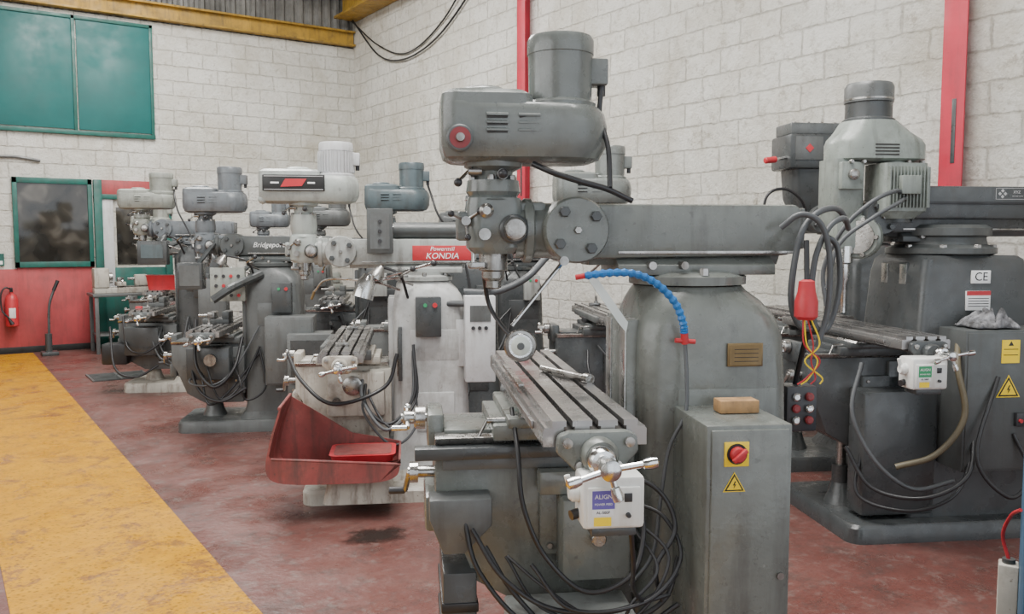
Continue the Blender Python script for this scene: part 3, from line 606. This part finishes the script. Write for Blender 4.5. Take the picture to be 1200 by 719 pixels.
# second machine
m2=mill((2.69,4.94),'light grey milling machine with red name badge and white column',litegrey,head=palegreen,motor=palegrey,col=columngrey,e=.14,dz=-.0,rz=-.1,zt=1.34,tz=.98,ty=(-.7,.8),tx=.53,kneem=cream,basem=cream,ram=litegrey,fin=True,red=False,rx0=-.42,basez=.09,fl=.1,mr=.105,tool=3,vise=False,hc=False,bw=.92)
b=MB(); b.box(redp,(-.26,.116,1.475),(.12,.120,1.57),.002); b.text(whiteink,'Powermill',.038,(-.07,.121,1.548),shear=.25); b.text(whiteink,'KONDIA',.054,(-.07,.121,1.502),shear=.2,ex=.001); b.done('name_badge',m2,'red name badge with white lettering')
b=MB(); b.box(ink,(.66,.143,1.91),(1.04,.15,2.01),.002)
for (a0,a1,c0,c1) in ((.67,1.03,1.917,1.921),(.67,1.03,1.999,2.003)): b.box(greyink,(a0,.15,c0),(a1,.151,c1),0)
b.prism(redp,[(.80,1.94),(.93,1.935),(.90,1.985),(.77,1.985)],.15,.153,'xz'); b.box(whiteink,(.72,.15,1.955),(.765,.152,1.965),0); b.box(whiteink,(.94,.15,1.955),(.99,.152,1.965),0); b.done('name_plate',m2,'black nameplate with red emblem')
b=MB(); b.sph(palegreen,(1.05,.08,1.86),.03); b.cyl(palegreen,(.95,.05,1.87),(1.05,.08,1.86),.018); b.done('head_knob',m2)
b=MB(); b.cyl(darkcab,(.24,.04,1.665),(-.42,.04,1.665),.055,n=28,bev=.004); b.cyl(chrome,(.24,.04,1.665),(.36,.04,1.665),.048,n=28); b.cyl(darkgrey,(-.42,.04,1.665),(-.46,.04,1.665),.062,n=28,bev=.005); b.box(darkgrey,(-.3,-.03,1.6),(-.2,.1,1.66),.005); b.done('overarm_tube',m2,'dark cylindrical overarm with bright end')
b=MB(); b.box(palegrey,(-.39,.18,.72),(-.2,.36,1.26),.008); b.box(midgrey,(-.36,.36,1.1),(-.23,.364,1.2),0)
for j in range(3): b.lathe(blackp,[(.012,0),(.012,.01)],(-.25-.04*j,.36,1.06),(0,1,0),12)
b.box(palegrey,(-.25,.1,.8),(-.15,.22,1.1),.005)
b.done('electrical_cabinet',m2,'pale grey control cabinet')
b=MB(); b.box(darkcab,(.24,.13,1.52),(.40,.26,1.80),.008); b.box(midgrey,(.26,.26,1.55),(.38,.263,1.77),0)
for j in range(3): b.lathe(blackp,[(.012,0),(.01,.014)],(.32,.263,1.60+.06*j),(0,1,0),12)
b.done('control_box',m2,'dark blue-grey control box')
cable(m2,[(.9,.2,.9),(.8,.35,.75),(.6,.45,.62),(.3,.35,.7),(.22,.3,.9)],.012)
cable(m2,[(-.1,.2,1.2),(-.3,.28,1.22),(-.36,.3,1.35),(-.4,.2,1.5)],.02,greyhose)
cable(m2,[(-.75,.15,1.50),(-.6,.2,1.36),(-.4,.25,1.28),(-.2,.24,1.28)],.022,greyhose)
b=MB(); c=Vector((.42,.32,1.28)); ax=Vector((.3,.1,-1)); b.lathe(chrome,[(.035,-.12),(.04,-.1),(.062,-.06),(.066,.03),(.06,.03)],c,ax); b.tube(chrome,[c-ax.normalized()*.1,(.34,.28,1.36),(.15,.22,1.38)],.01); b.done('work_lamp',m2,'bright metal work lamp on an arm')
b=MB(); b.tube(chrome,[(.28,.3,1.38),(.0,.34,1.46)],.009,smooth=False); b.sph(blackp,(-.01,.34,1.463),.02); b.done('ram_lever',m2,'chrome lever')
b=MB(); b.box(cream,(.3,.16,.5),(.66,.26,.78),.02); b.lathe(steel,[(.06,0),(.06,.03),(.04,.04)],(.5,.26,.7),(0,1,0)); b.lathe(darkgrey,[(.025,0),(.025,.03)],(.6,.26,.6),(0,1,0)); b.done('gearbox',m2)
b=MB(); b.box(midgrey,(.38,.24,.86),(.6,.3,.92),.004); b.cyl(steel,(.44,.3,.89),(.44,.34,.89),.02); b.cyl(steel,(.54,.3,.89),(.54,.33,.89),.016); b.done('table_stop',m2)
b=MB(); b.box(darkgrey,(.19,.16,.72),(.215,.26,1.06),.004); b.box(steel,(.215,.18,.75),(.222,.24,1.04),.002); b.done('scale_rail',m2,'dark vertical rail')
# red swarf tray
b=MB()
S=catmull([(.2,0,.36),(.22,0,.27),(.32,0,.232),(.55,0,.228),(.78,0,.232),(.91,0,.255),(.95,0,.33),(.92,0,.50),(.87,0,.66)],4)
outer=[(p.x,p.z) for p in S]
inner=[(x+(-.012 if x>.6 else .012),z+.012 if .25<x<.88 else z) for x,z in outer]
b.prism(redtray,outer+inner[::-1],.34,.8,'xz')
b.prism(redtray,outer[:-6]+[(.92,.38),(.2,.33)],.792,.802,'xz'); b.prism(redtray,outer+[(.5,.42),(.2,.36)],.34,.35,'xz')
b.tube(redtray,[(.2,.797,.33),(.92,.797,.38)],.008,smooth=False); b.tube(redtray,[(.87,.34,.665),(.87,.8,.665)],.009,smooth=False)
b.loft(cream,[rr(.45,.48,.085,.4,.5,.05),rr(.45,.48,.228,.34,.44,.05)])
b.done('swarf_tray',m2,'faded red sheet-metal scoop tray')
b=MB(); b.loft(redp,[rr(.42,.6,.245,.3,.24,.04),rr(.42,.6,.36,.36,.29,.05),rr(.42,.6,.375,.38,.31,.05)]); b.loft(redtray,[rr(.42,.6,.3755,.33,.26,.04),rr(.42,.6,.377,.33,.26,.04)])
o=b.done('parts_bin',label='small red plastic bin sitting in the red tray',category='bin'); o.location=(2.69,4.94,0); o.rotation_euler=(0,0,R(TH))
# third
m3=mill((2.45,7.27),'blue-grey milling machine with lettering along its ram',bluegrey,e=-.08,dz=-.0,rz=-.07,zt=1.38,tz=.9,ty=(-.65,.65),col=midgrey,kneem=midgrey,ram=darkcab,red=False,rx0=-.4,cab=((-.35,.2,.42),(.04,.48,.98),midgrey),tool=5,hc=False)
b=MB(); b.text(whiteink,'Bridgeport',.06,(.05,.118,1.565),shear=.3); b.done('ram_lettering',m3,'white italic lettering')
b=MB(); b.box(beige,(.22,.24,1.1),(.5,.30,1.38),.006)
for j in range(4):
    for k in range(3): b.lathe(blackp if (j+k)%3 else redp,[(.014,0),(.014,.01)],(.27+.06*j,.30,1.15+.08*k),(0,1,0),10)
b.tube(midgrey,[(.36,.26,1.2),(.3,.2,1.3),(.2,.15,1.4)],.02); b.done('control_panel',m3,'beige push-button panel')
cable(m3,[(.62,.3,.95),(.6,.42,.6),(.45,.5,.42),(.3,.45,.55),(.25,.3,.8)],.014); cable(m3,[(.7,.25,.7),(.6,.4,.4),(.4,.5,.3),(.2,.45,.4)],.012)
b=MB(); b.tube(darkgrey,[(.1,.2,1.32),(.3,.4,1.22),(.45,.45,1.12)],.035); b.done('control_arm',m3,'dark swivel arm')
b=MB(); b.box(darkgrey,(.56,.16,1.2),(.76,.3,1.42),.01); b.box(midgrey,(.58,.3,1.23),(.74,.304,1.4),0); b.tube(darkgrey,[(.62,.2,1.4),(.55,.15,1.5),(.5,.1,1.58)],.02); b.done('readout_box',m3,'dark readout box')
b=MB(); b.box(darkgrey,(.35,.16,.45),(.7,.34,.72),.015); b.lathe(steel,[(.05,0),(.05,.04)],(.5,.34,.62),(0,1,0)); b.done('gearbox',m3)
b=MB(); b.box(midgrey,(-.5,.3,.1),(-.15,.6,.85),.01); b.box(darkgrey,(-.47,.6,.45),(-.18,.606,.8),0); b.cyl(steel,(-.2,.6,.4),(-.2,.62,.4),.012); b.done('coolant_cabinet',m3,'grey side cabinet')
# fourth
m4=mill((2.42,9.58),'beige-grey milling machine with dark control boxes',darkgrey,head=beige,motor=beige,ram=bluegrey,e=-.04,dz=.1,tz=.9,ty=(-.6,.6),basem=cream,kneem=midgrey,cab=((-.3,.2,.5),(-.02,.4,1.2),midgrey),red=False,mr=.12,fl=.06,tool=8)
b=MB(); b.box(darkgrey,(.3,.2,1.35),(.6,.32,1.6),.01); b.box(teal,(.34,.32,1.42),(.56,.325,1.56),0); b.tube(darkgrey,[(.4,.2,1.45),(.3,.15,1.55),(.2,.1,1.6)],.025); b.done('control_box',m4,'dark control box with screen')
b=MB(); b.box(darkgrey,(.4,.17,.4),(.75,.36,.7),.015); b.box(black,(.74,.1,.3),(1.0,.3,.52),.02); b.done('gearbox',m4)
b=MB(); b.box(redp,(.55,.33,.86),(.62,.37,.92),.006); b.done('limit_switch',m4,'small red switch')
cable(m4,[(.8,.2,.8),(.7,.4,.5),(.5,.5,.45),(.3,.4,.6)],.012); cable(m4,[(.9,.3,.7),(.8,.5,.3),(.6,.5,.2),(.4,.4,.3)],.012)
# back row
m5=mill((3.62,6.0),'teal-grey milling machine half hidden behind a white column',teal,e=.0,dz=-.0,tz=1.05,ty=(-.55,.5),col=darkgrey,kneem=midgrey,ram=bluegrey,red=False,tool=11,rx0=-.45)
m6=mill((4.18,4.18),'dark grey-green milling machine with a worn steel table',greygreen2,e=.02,dz=.0,tz=1.14,ty=(-.6,.6),col=teal,kneem=darkgrey,ram=darkgrey,red=False,basem=teal,tool=14,vise=False,hc=False)
m9=mill((4.1,8.7),'dark milling machine half hidden behind others',darkgrey,head=midgrey,e=.0,dz=-.08,tz=1.0,ty=(-.5,.5),red=False,tool=17)
m10=mill((4.23,11.0),'mid grey milling machine half hidden behind others',midgrey,head=bluegrey,e=.0,dz=-.06,tz=1.0,ty=(-.5,.5),red=False,tool=19)
m11=mill((2.95,12.0),'small grey milling machine near the office door',midgrey,head=beige,e=.0,dz=-.12,tz=.95,ty=(-.4,.4),red=False,col=darkgrey)
m12=mill((5.05,7.35),'dark grey milling machine against the whitewashed wall',darkgrey,head=midgrey,e=.0,dz=-.16,tz=1.0,ty=(-.45,.45),red=False,tool=23)
# right machine
m7=mill((4.77,2.69),'dark milling machine with sage green head and white power feed',darkgrey,hd=False,e=0,dz=.1,zt=1.48,tz=1.13,ty=(-.7,.66),feed=True,ram=darkgrey,cab=((-.46,.2,.40),(.18,.52,1.14),darkcab),rx0=-.55,colk=1.1,signs=False,bx=(-.62,.72),bw=.86,fx=.075,fs=1.25,lm=greens)
b=MB(); b.loft(darkgrey,[rr(-.05,0,.1,.78,.64,.03),rr(-.05,0,.90,.72,.60,.03),rr(-.045,0,1.42,.64,.56,.04),rr(-.04,0,1.50,.60,.54,.05),rr(-.04,0,1.52,.56,.50,.06)]); b.box(darkgrey,(.2,.17,.12),(.62,.34,.8),.02); b.done('pedestal',m7)
b=MB()
b.loft(sagegreen,[rr(.42,0,2.035,.48,.26,.11),rr(.42,0,2.05,.55,.31,.14),rr(.42,0,2.13,.55,.31,.14),rr(.425,0,2.16,.52,.30,.14),rr(.44,0,2.20,.42,.29,.14),rr(.46,0,2.26,.30,.28,.135)])
b.loft(sagegreen,[rr(.62,.0,1.68,.13,.16,.04),rr(.61,0,1.74,.18,.21,.03),rr(.61,0,2.05,.18,.21,.03)])
b.box(sagegreen,(.55,.09,1.88),(.68,.14,2.03),.008); b.lathe(steel,[(.03,0),(.03,.02),(.015,.03)],(.615,.14,1.96),(0,1,0))
for j in range(4): b.box(slotdark,(.36,.15,2.065+j*.018),(.5,.158,2.073+j*.018),.002)
for a in (.22,.30,.56,.63): hexnut(b,steel,(a,.13,2.03),.011,.03)
H=b.done('belt_housing',m7,'wide rounded sage green casting')
b=MB(); b.lathe(darkgrey,[(.14,2.25),(.14,2.27),(.125,2.28),(.125,2.36),(.13,2.365)],(.46,0,0),n=36); b.lathe(midgrey,[(.131,2.365),(.131,2.45),(.12,2.47),(0,2.475)],(.46,0,0),n=36); b.lathe(steel,[(.1325,2.375),(.1325,2.385)],(.46,0,0),n=36); b.done('motor',m7,'dark motor with steel band')
b=MB(); b.loft(sagegreen,[rr(.34,.09,1.76,.26,.24,.04),rr(.34,.09,2.02,.26,.24,.04)]); b.loft(sagegreen,[rr(.34,.09,1.72,.19,.18,.06),rr(.34,.09,1.76,.25,.23,.04)]); b.cyl(sagegreen,(.34,.05,2.0),(.34,.05,2.06),.08)
for j in range(12): b.box(sagegreen,(.23+j*.0195,.205,1.78),(.235+j*.0195,.226,2.0),0)
for j in range(10): b.box(sagegreen,(.198,-.01+j*.022,1.78),(.212,-.004+j*.022,2.0),0)
b.box(sagegreen,(.29,.21,1.85),(.40,.26,1.95),.006); b.lathe(darkgrey,[(.095,0),(.09,.02)],(.34,.09,1.70),n=30); b.done('feed_motor',m7,'sage green finned motor hanging beside the head')
b=MB(); AX=Vector((.75,.66,0)); C7=Vector((.51,.06,1.62)); b.lathe(sagegreen,[(.115,0),(.12,.01),(.12,.05),(.11,.06)],C7,AX,40); b.lathe(steel,[(.09,.06),(.09,.07)],C7,AX,36)
for j in range(5): hexnut(b,steel,C7+AX*.06+Vector((-.66*math.cos(R(72*j))*.102,.75*math.cos(R(72*j))*.102,math.sin(R(72*j))*.102)),.014,.02,AX)
b.box(sagegreen,(.53,-.08,1.55),(.68,.1,1.75),.02); b.done('quill_head',m7)
b=MB(); b.lathe(chrome,[(.045,1.57),(.045,1.48),(.030,1.47),(.030,1.38),(.020,1.36),(.018,1.20)],(.61,.06,0)); b.done('quill',m7,'bright steel spindle with tool holder')
b=MB(); b.box(darkgrey,(-.72,-.18,1.72),(.36,.18,1.9),.012); b.box(black,(-.73,-.185,1.80),(.36,.185,1.815),.002)
for (a0,a1,c0,c1) in ((-.40,-.2,1.828,1.830),(-.40,-.2,1.888,1.89),(-.40,-.398,1.828,1.89),(-.202,-.2,1.828,1.89)): b.box(greyink,(a0,.18,c0),(a1,.181,c1),0)
for (dx,dz_) in ((0,.016),(0,-.016),(.016,0),(-.016,0)): b.prism(greyink,[(-.24+dx,1.859+dz_+.010),(-.24+dx+.010,1.859+dz_),(-.24+dx,1.859+dz_-.010),(-.24+dx-.010,1.859+dz_)],.18,.1815,'xz')
b.text(greyink,'XYZ',.022,(-.325,.181,1.868)); b.text(greyink,'MACHINE TOOLS',.008,(-.33,.181,1.846)); b.done('ram_cover',m7,'thick dark ram cover with faint framed emblem')
b=MB(); b.lathe(darkcab,[(.26,1.52),(.29,1.53),(.29,1.56),(.24,1.58),(.23,1.62),(.26,1.63),(.26,1.67),(.23,1.69)],(0,0,0),n=44)
for a in (60,100,140,20): hexnut(b,steel,(.265*math.cos(R(a)),.265*math.sin(R(a)),1.56),.02,.02,(0,0,1))
b.done('swivel_ring',m7)
b=MB(); b.box(whiteink,(-.11,.28,1.37),(.0,.29,1.44),.001); b.text(ink,'CE',.065,(-.055,.2902,1.405)); b.done('sign_plate',m7,'white plate with CE mark')
b=MB(); b.box(whiteink,(-.11,.28,1.225),(.03,.296,1.33),.001)
for j in range(4): b.box(ink,(-.10,.296,1.245+j*.014),(.02,.2963,1.249+j*.014),0)
b.box(redp,(-.11,.2962,1.306),(.03,.2966,1.33),0); b.done('notice_label',m7,'red and white printed notice')
b=MB(); b.box(yellow,(-.115,.5285,.97),(-.015,.531,1.09),.0); b.box(ink,(-.105,.531,1.04),(-.025,.5312,1.044),0); b.box(ink,(-.105,.531,1.01),(-.025,.5312,1.014),0); b.prism(ink,[(-.08,1.06),(-.05,1.06),(-.065,1.085)],.531,.5312,'xz'); b.done('warning_label',m7,'yellow printed label')
warn_triangle(m7,(-.06,.53,.83),.052)
b=MB(); b.box(blackp,(-.24,.528,.64),(-.1,.55,.71),.003); b.box(whiteink,(-.23,.55,.655),(-.15,.552,.695),0); b.cyl(redp,(-.12,.55,.67),(-.12,.56,.67),.01); b.done('power_socket',m7,'black socket with white label')
cable(m7,[(.1,.5,.6),(.2,.6,.4),(.4,.55,.28),(.6,.4,.3),(.7,.3,.5)],.012); cable(m7,[(.0,.53,.9),(.15,.6,.5),(.0,.65,.3),(-.15,.6,.4),(-.1,.53,.6)],.011); cable(m7,[(.14,.4,1.1),(.22,.52,.95),(.2,.56,.7),(.32,.52,.5),(.5,.45,.42)],.016,M('olive_hose',(.12,.10,.06),.5))
cable(m7,[(.1,.5,.5),(.25,.58,.3),(.45,.5,.2),(.65,.35,.25),(.6,.3,.5)],.010); cable(m7,[(.62,.3,.95),(.7,.36,.7),(.6,.42,.45),(.4,.45,.3),(.2,.5,.35)],.012,greyhose)
cable(m7,[(.38,.22,1.86),(.48,.32,1.86),(.62,.34,1.80),(.74,.28,1.66),(.80,.2,1.45),(.78,.2,1.25)],.012,greyhose); cable(m7,[(.36,.22,1.83),(.46,.33,1.80),(.62,.36,1.72),(.78,.32,1.58),(.82,.28,1.35)],.011,greyhose)
bmm=bmesh.new(); bmesh.ops.create_grid(bmm,x_segments=36,y_segments=32,size=.5)
for v in bmm.verts:
    x,y=v.co.x,v.co.y
    n_=abs(mathutils.noise.noise(Vector((x*3.2,y*3.2,3))))*.13+mathutils.noise.noise(Vector((x*8,y*8,1)))*.02
    rim=min(1,max(abs(x),abs(y))*2)
    v.co=Vector((-.02+x*.24+.03*mathutils.noise.noise(Vector((x*4,y*4,9))),.40+y*.2+.03*mathutils.noise.noise(Vector((x*4,y*4,19))),1.149+max(0,.03+n_)*(1-rim**4)))
b=MB(); b.add(bmm,cloth); o=b.done('rag',label='crumpled grey patterned rag on a dark cabinet',category='rag',angle=80); o.location=(4.77,2.69,0); o.rotation_euler=(0,0,R(TH))
o.modifiers.new('s','SOLIDIFY').thickness=.004
# machine behind with gear head
m8=mill((5.62,3.69),'dark milling machine with boxy gear head and red lever',midgrey,hd=False,e=0,dz=.12,tz=1.1,ty=(-.5,.5),col=darkgrey)
b=MB(); b.box(darkgrey,(.22,-.16,2.10),(.70,.16,2.34),.02); b.box(midgrey,(.24,-.13,2.34),(.68,.13,2.42),.01); b.loft(darkgrey,[rr(.52,0,1.8,.18,.18,.05),rr(.52,0,1.9,.24,.24,.06),rr(.52,0,2.13,.26,.26,.04)])
for a in (.3,.4,.5,.6): hexnut(b,steel,(a,.0,2.42),.02,.02,(0,0,1))
b.box(midgrey,(.46,.158,2.16),(.66,.166,2.32),.002); b.prism(redp,[(.56,2.27),(.59,2.24),(.56,2.21),(.53,2.24)],.166,.17,'xz'); b.lathe(redp,[(.055,0),(.055,.03),(.04,.034)],(.35,.15,2.22),(0,1,0)); b.lathe(darkgrey,[(.035,.034),(.03,.05)],(.35,.15,2.22),(0,1,0)); H=b.done('gear_head',m8,'dark boxy gear head with red dial')
b=MB(); b.tube(chrome,[(.69,.1,2.18),(.80,.14,2.16)],.012,smooth=False); b.cyl(redp,(.79,.137,2.162),(.88,.16,2.15),.022,bev=.006); b.done('gear_lever',H,'steel lever with red grip')
b=MB(); b.lathe(steel,[(.06,1.82),(.06,1.7),(.03,1.68),(.03,1.6)],(.55,0,0)); b.done('quill',m8,'steel quill')
cable(m8,[(.95,.3,1.7),(.92,.3,1.9),(.8,.3,1.95),(.68,.3,1.88),(.6,.25,1.75)],.01)
# ============================================================ SMALL THINGS
def extinguisher(x,y,z,s,label,bm_=redp):
    r_=root('fire_extinguisher',(x,y,z),0,label,'fire extinguisher')
    b=MB(); b.lathe(bm_,[(.07*s,0),(.078*s,.01),(.078*s,.36*s),(.06*s,.41*s),(.025*s,.44*s),(.022*s,.46*s)],n=24); b.box(white,(-.04,-.0785*s,.12),(.04,-.07*s,.26),.002); b.done('cylinder_body',r_)
    b=MB(); b.box(black,(-.02,-.03,.46*s),(.02,.03,.50*s),.004); b.box(black,(-.015,-.1,.5*s),(.015,.03,.52*s),.003); b.done('valve',r_,'black valve and lever')
    b=MB(); b.tube(black,[(.02,0,.48*s),(-.07,-.02,.52*s),(-.13,-.03,.42*s),(-.12,-.03,.22*s),(-.05,-.09,.12*s)],.012); b.lathe(black,[(.012,0),(.03,.1)],(-.05,-.09,.12*s),(.5,0,-1),12); b.done('hose',r_,'black hose')
    b=MB(); b.box(darkgrey,(-.03,.06,.1),(.03,.105,.4),.003); b.box(darkgrey,(-.085,-.02,.25),(.085,.09,.27),.003); b.done('wall_bracket',r_,'dark wall bracket')
extinguisher(.86,YB-.13,.40,1.05,'red fire extinguisher hung low on the red-painted wall')
b=MB(); b.tube(darkgrey,[(1.27,YB-.45,.04),(1.28,YB-.45,.35),(1.30,YB-.42,.7),(1.38,YB-.4,.95)],.018); b.cyl(black,(1.36,YB-.405,.9),(1.42,YB-.395,1.04),.024); b.box(darkgrey,(1.17,YB-.6,0),(1.38,YB-.35,.05),.008); b.cyl(darkgrey,(1.27,YB-.45,.04),(1.27,YB-.45,.3),.045,bev=.005); b.done('pallet_jack_lever',label='dark lever tool with curved handle standing on the floor',category='lever tool')
b=MB(); b.box(greenfr,(.66,YB-.032,1.25),(.8,YB,1.42),0); b.box(whiteink,(.68,YB-.034,1.27),(.78,YB-.032,1.32),0); b.done('safety_sign',label='small green safety sign on the wall',category='sign')
b=MB(); b.tube(midgrey,[(.5,YB-.03,2.75),(.95,YB-.03,2.78),(1.3,YB-.03,2.74)],.02); b.done('wall_pipe',label='thin grey pipe fixed along the back wall',category='pipe')
def bench(x,y,th,label,m=midgrey,w=1.1,h=.85):
    r_=root('workbench',(x,y,0),th,label,'workbench')
    b=MB(); b.box(m,(-w/2,-.3,h-.04),(w/2,.3,h),.005); b.done('worktop',r_)
    for sx in (-1,1):
        for sy in (-1,1):
            b=MB(); b.box(m,(sx*(w/2-.05)-.025,sy*.26-.025,0),(sx*(w/2-.05)+.025,sy*.26+.025,h-.04),.003); b.done('leg',r_)
    b=MB(); b.box(m,(-w/2+.05,-.27,.25),(w/2-.05,.27,.27),.003); b.done('shelf',r_)
    return r_
bench(2.65,13.45,0,'grey steel workbench carrying a small cream lathe and red bins',midgrey,1.7)
bench(4.95,12.7,0,'dark steel workbench near the corner',darkgrey,1.6)
bench(5.65,5.5,90,'dark steel workbench along the whitewashed wall',darkgrey,1.3)
def bin_(x,y,z,m,label,s=1.):
    b=MB(); b.loft(m,[rr(0,0,0,.26*s,.34*s,.03),rr(0,0,.16*s,.3*s,.38*s,.03),rr(0,0,.17*s,.32*s,.4*s,.03)]); b.loft(slotdark,[rr(0,0,.1702*s,.27*s,.35*s,.02),rr(0,0,.171*s,.27*s,.35*s,.02)])
    o=b.done('storage_bin',label=label,category='bin'); o.location=(x,y,z); return o
bin_(2.80,13.4,.8505,redp,'red plastic storage bin on a grey workbench',1.25); bin_(3.25,13.4,.8505,redp,'red plastic storage bin on a grey workbench',1.2)
o=bin_(2.56,12.1,.9505,redp,'red plastic storage bin on a machine table',1.15); o.rotation_euler=(0,0,R(62))
def lathe_machine(x,y,z,th,m,label):
    r_=root('bench_lathe',(x,y,z),th,label,'lathe')
    b=MB(); b.box(m,(-.3,-.1,0),(.45,.1,.08),.006); b.box(steel,(-.2,-.08,.08),(.45,.08,.1),.003); b.done('bed',r_)
    b=MB(); b.box(m,(-.3,-.12,.08),(-.1,.12,.36),.02); b.lathe(steel,[(.07,0),(.08,.01),(.08,.05),(.03,.06)],(-.1,0,.22),(1,0,0)); b.done('headstock',r_)
    b=MB(); b.box(m,(.25,-.06,.1),(.42,.06,.26),.015); b.cyl(steel,(.16,0,.2),(.25,0,.2),.02); b.lathe(steel,[(.05,0),(.05,.02)],(.42,0,.2),(1,0,0)); b.done('tailstock',r_)
    b=MB(); b.box(m,(-.0,-.12,.1),(.12,.12,.16),.01); b.box(steel,(.02,-.04,.16),(.1,.06,.22),.005); b.tube(chrome,[(.06,-.12,.14),(.06,-.18,.18)],.008,smooth=False); b.done('carriage',r_)
lathe_machine(2.15,13.45,.8505,0,cream,'cream bench lathe standing on a grey workbench')
lathe_machine(4.85,12.7,.8505,0,beige,'beige bench lathe on a dark workbench')
def bench_vise(x,y,z,th,m):
    r_=root('bench_vise',(x,y,z),th,'%s bench vise bolted to a dark workbench'%('grey' if m is midgrey else 'blue'),'vise')
    b=MB(); b.lathe(m,[(.09,0),(.09,.02),(.05,.05),(.05,.08)]); b.box(m,(-.08,-.06,.08),(.08,.06,.18),.012); b.box(steel,(-.02,-.08,.16),(.0,.08,.21),.003); b.done('body',r_)
    b=MB(); b.box(m,(.06,-.05,.1),(.2,.05,.17),.01); b.box(steel,(.09,-.08,.14),(.12,.08,.21),.003); b.cyl(steel,(.2,0,.13),(.27,0,.13),.014); b.cyl(steel,(.26,-.1,.13),(.26,.1,.13),.007); b.done('jaw',r_)
bench_vise(5.55,5.2,.8505,180,midgrey)
r_=root('storage_rack',(5.72,10.2,0),90,'dark steel storage rack crowded with machine parts','rack')
for sx in (-1.3,0,1.3):
    for sy in (-.25,.25):
        b=MB(); b.box(darkgrey,(sx-.02,sy-.02,0),(sx+.02,sy+.02,1.75),.002); b.done('upright',r_)
for z in (.3,.85,1.4):
    b=MB(); b.box(midgrey,(-1.32,-.27,z),(1.32,.27,z+.03),.003); b.done('shelf',r_)
mm_=[darkgrey,midgrey,teal,slotdark,bluegrey,greygreen]
for z in (.3305,.8805,1.4305):
    x=-1.1
    while x<1.2:
        if abs(x)<.14: x=.2
        h=random.uniform(.18,.34); w_=random.uniform(.18,.28); m_=random.choice(mm_); kind=random.random()
        b=MB()
        if kind<.5:
            b.box(m_,(-w_/2,-.12,0),(w_/2,.12,h*.7),.02); b.lathe(m_,[(.06,h*.7),(.06,h*.85),(.04,h),(0,h)]); b.cyl(steel,(0,-.12,h*.35),(0,-.18,h*.35),.03)
            nm,cat,lb='gearbox_casting','casting','cast gearbox lying on a storage rack shelf'
        else:
            b.cyl(m_,(-w_/2,0,.09),(w_/2,0,.09),.085,bev=.01); b.box(m_,(-w_/3,-.08,0),(w_/3,.08,.03),.003); b.box(m_,(-.04,-.04,.16),(.04,.04,.2),.005); b.cyl(steel,(w_/2,0,.09),(w_/2+.05,0,.09),.014)
            nm,cat,lb='electric_motor','motor','spare electric motor lying on a storage rack shelf'
        o=b.done(nm,label=lb,category=cat,group='parts on the storage rack'); o.location=(5.72,10.2+x,z); o.rotation_euler=(0,0,R(90)); 
        x+=w_+.12
r_=root('pillar_drill',(5.80,2.25,0),200,'red and cream pillar drill beside the whitewashed wall','drill')
b=MB(); b.box(darkgrey,(-.2,-.25,0),(.3,.25,.06),.01); b.done('base',r_)
b=MB(); b.cyl(steel,(-.08,0,.06),(-.08,0,1.4),.045); b.done('column',r_)
b=MB(); b.box(redp,(-.2,-.11,1.28),(.25,.11,1.45),.03); b.box(cream,(-.2,-.1,1.45),(.25,.1,1.55),.03); b.cyl(steel,(.18,0,1.12),(.18,0,1.28),.03); b.done('head',r_)
b=MB(); b.cyl(darkgrey,(.12,0,.9),(.12,0,.93),.17); b.done('table',r_)
r_=root('blue_cabinet',(2.85,1.08,0),-64,'blue steel cabinet with a red top handle and red hose','cabinet')
b=MB(); b.box(bluep,(-.2,-.25,0),(.2,.25,.9),.012); b.done('body',r_)
b=MB(); b.box(dullred,(-.20,-.06,.9),(-.14,.06,.96),.008); b.done('handle',r_,'red handle')
b=MB(); b.box(cream,(-.26,.16,.0),(-.2,.23,.53),.006); b.cyl(darkgrey,(-.23,.195,.53),(-.23,.195,.545),.02); b.done('socket_post',r_,'cream post with a cable socket')
b=MB(); b.tube(redp,[(-.23,.195,.54),(-.25,.2,.62),(-.23,.16,.70),(-.205,.1,.74)],.006); b.done('hose',r_,'thin red hose')
# ============================================================ LIGHT
sc=bpy.context.scene
w=bpy.data.worlds.new('w'); sc.world=w; w.use_nodes=True; w.node_tree.nodes['Background'].inputs[0].default_value=(.86,.93,1,1); w.node_tree.nodes['Background'].inputs[1].default_value=2.0
def area(loc,rot,sx,sy,e,c=(1,.98,.94)):
    d=bpy.data.lights.new('roof_and_side_light','AREA'); d.shape='RECTANGLE'; d.size=sx; d.size_y=sy; d.energy=e; d.color=c
    o=bpy.data.objects.new('roof_and_side_light',d); COL.objects.link(o); o.location=loc; o.rotation_euler=[R(a) for a in rot]
area((1.8,3,6.15),(0,0,0),2.5,4,720); area((2.2,9.5,6.15),(0,0,0),2.5,5,820); area((-3.3,4,3.5),(0,-90,0),3,8,250,(.95,.98,1))  # two under the roof; the last an unseen side light by the wall
# ============================================================ CAMERA
cd=bpy.data.cameras.new('camera'); cd.sensor_width=36; cd.lens=30; cd.clip_start=.05
co=bpy.data.objects.new('camera',cd); COL.objects.link(co); co.location=(0,0,1.6); co.rotation_euler=(R(90-4.43),0,R(-34)); sc.camera=co
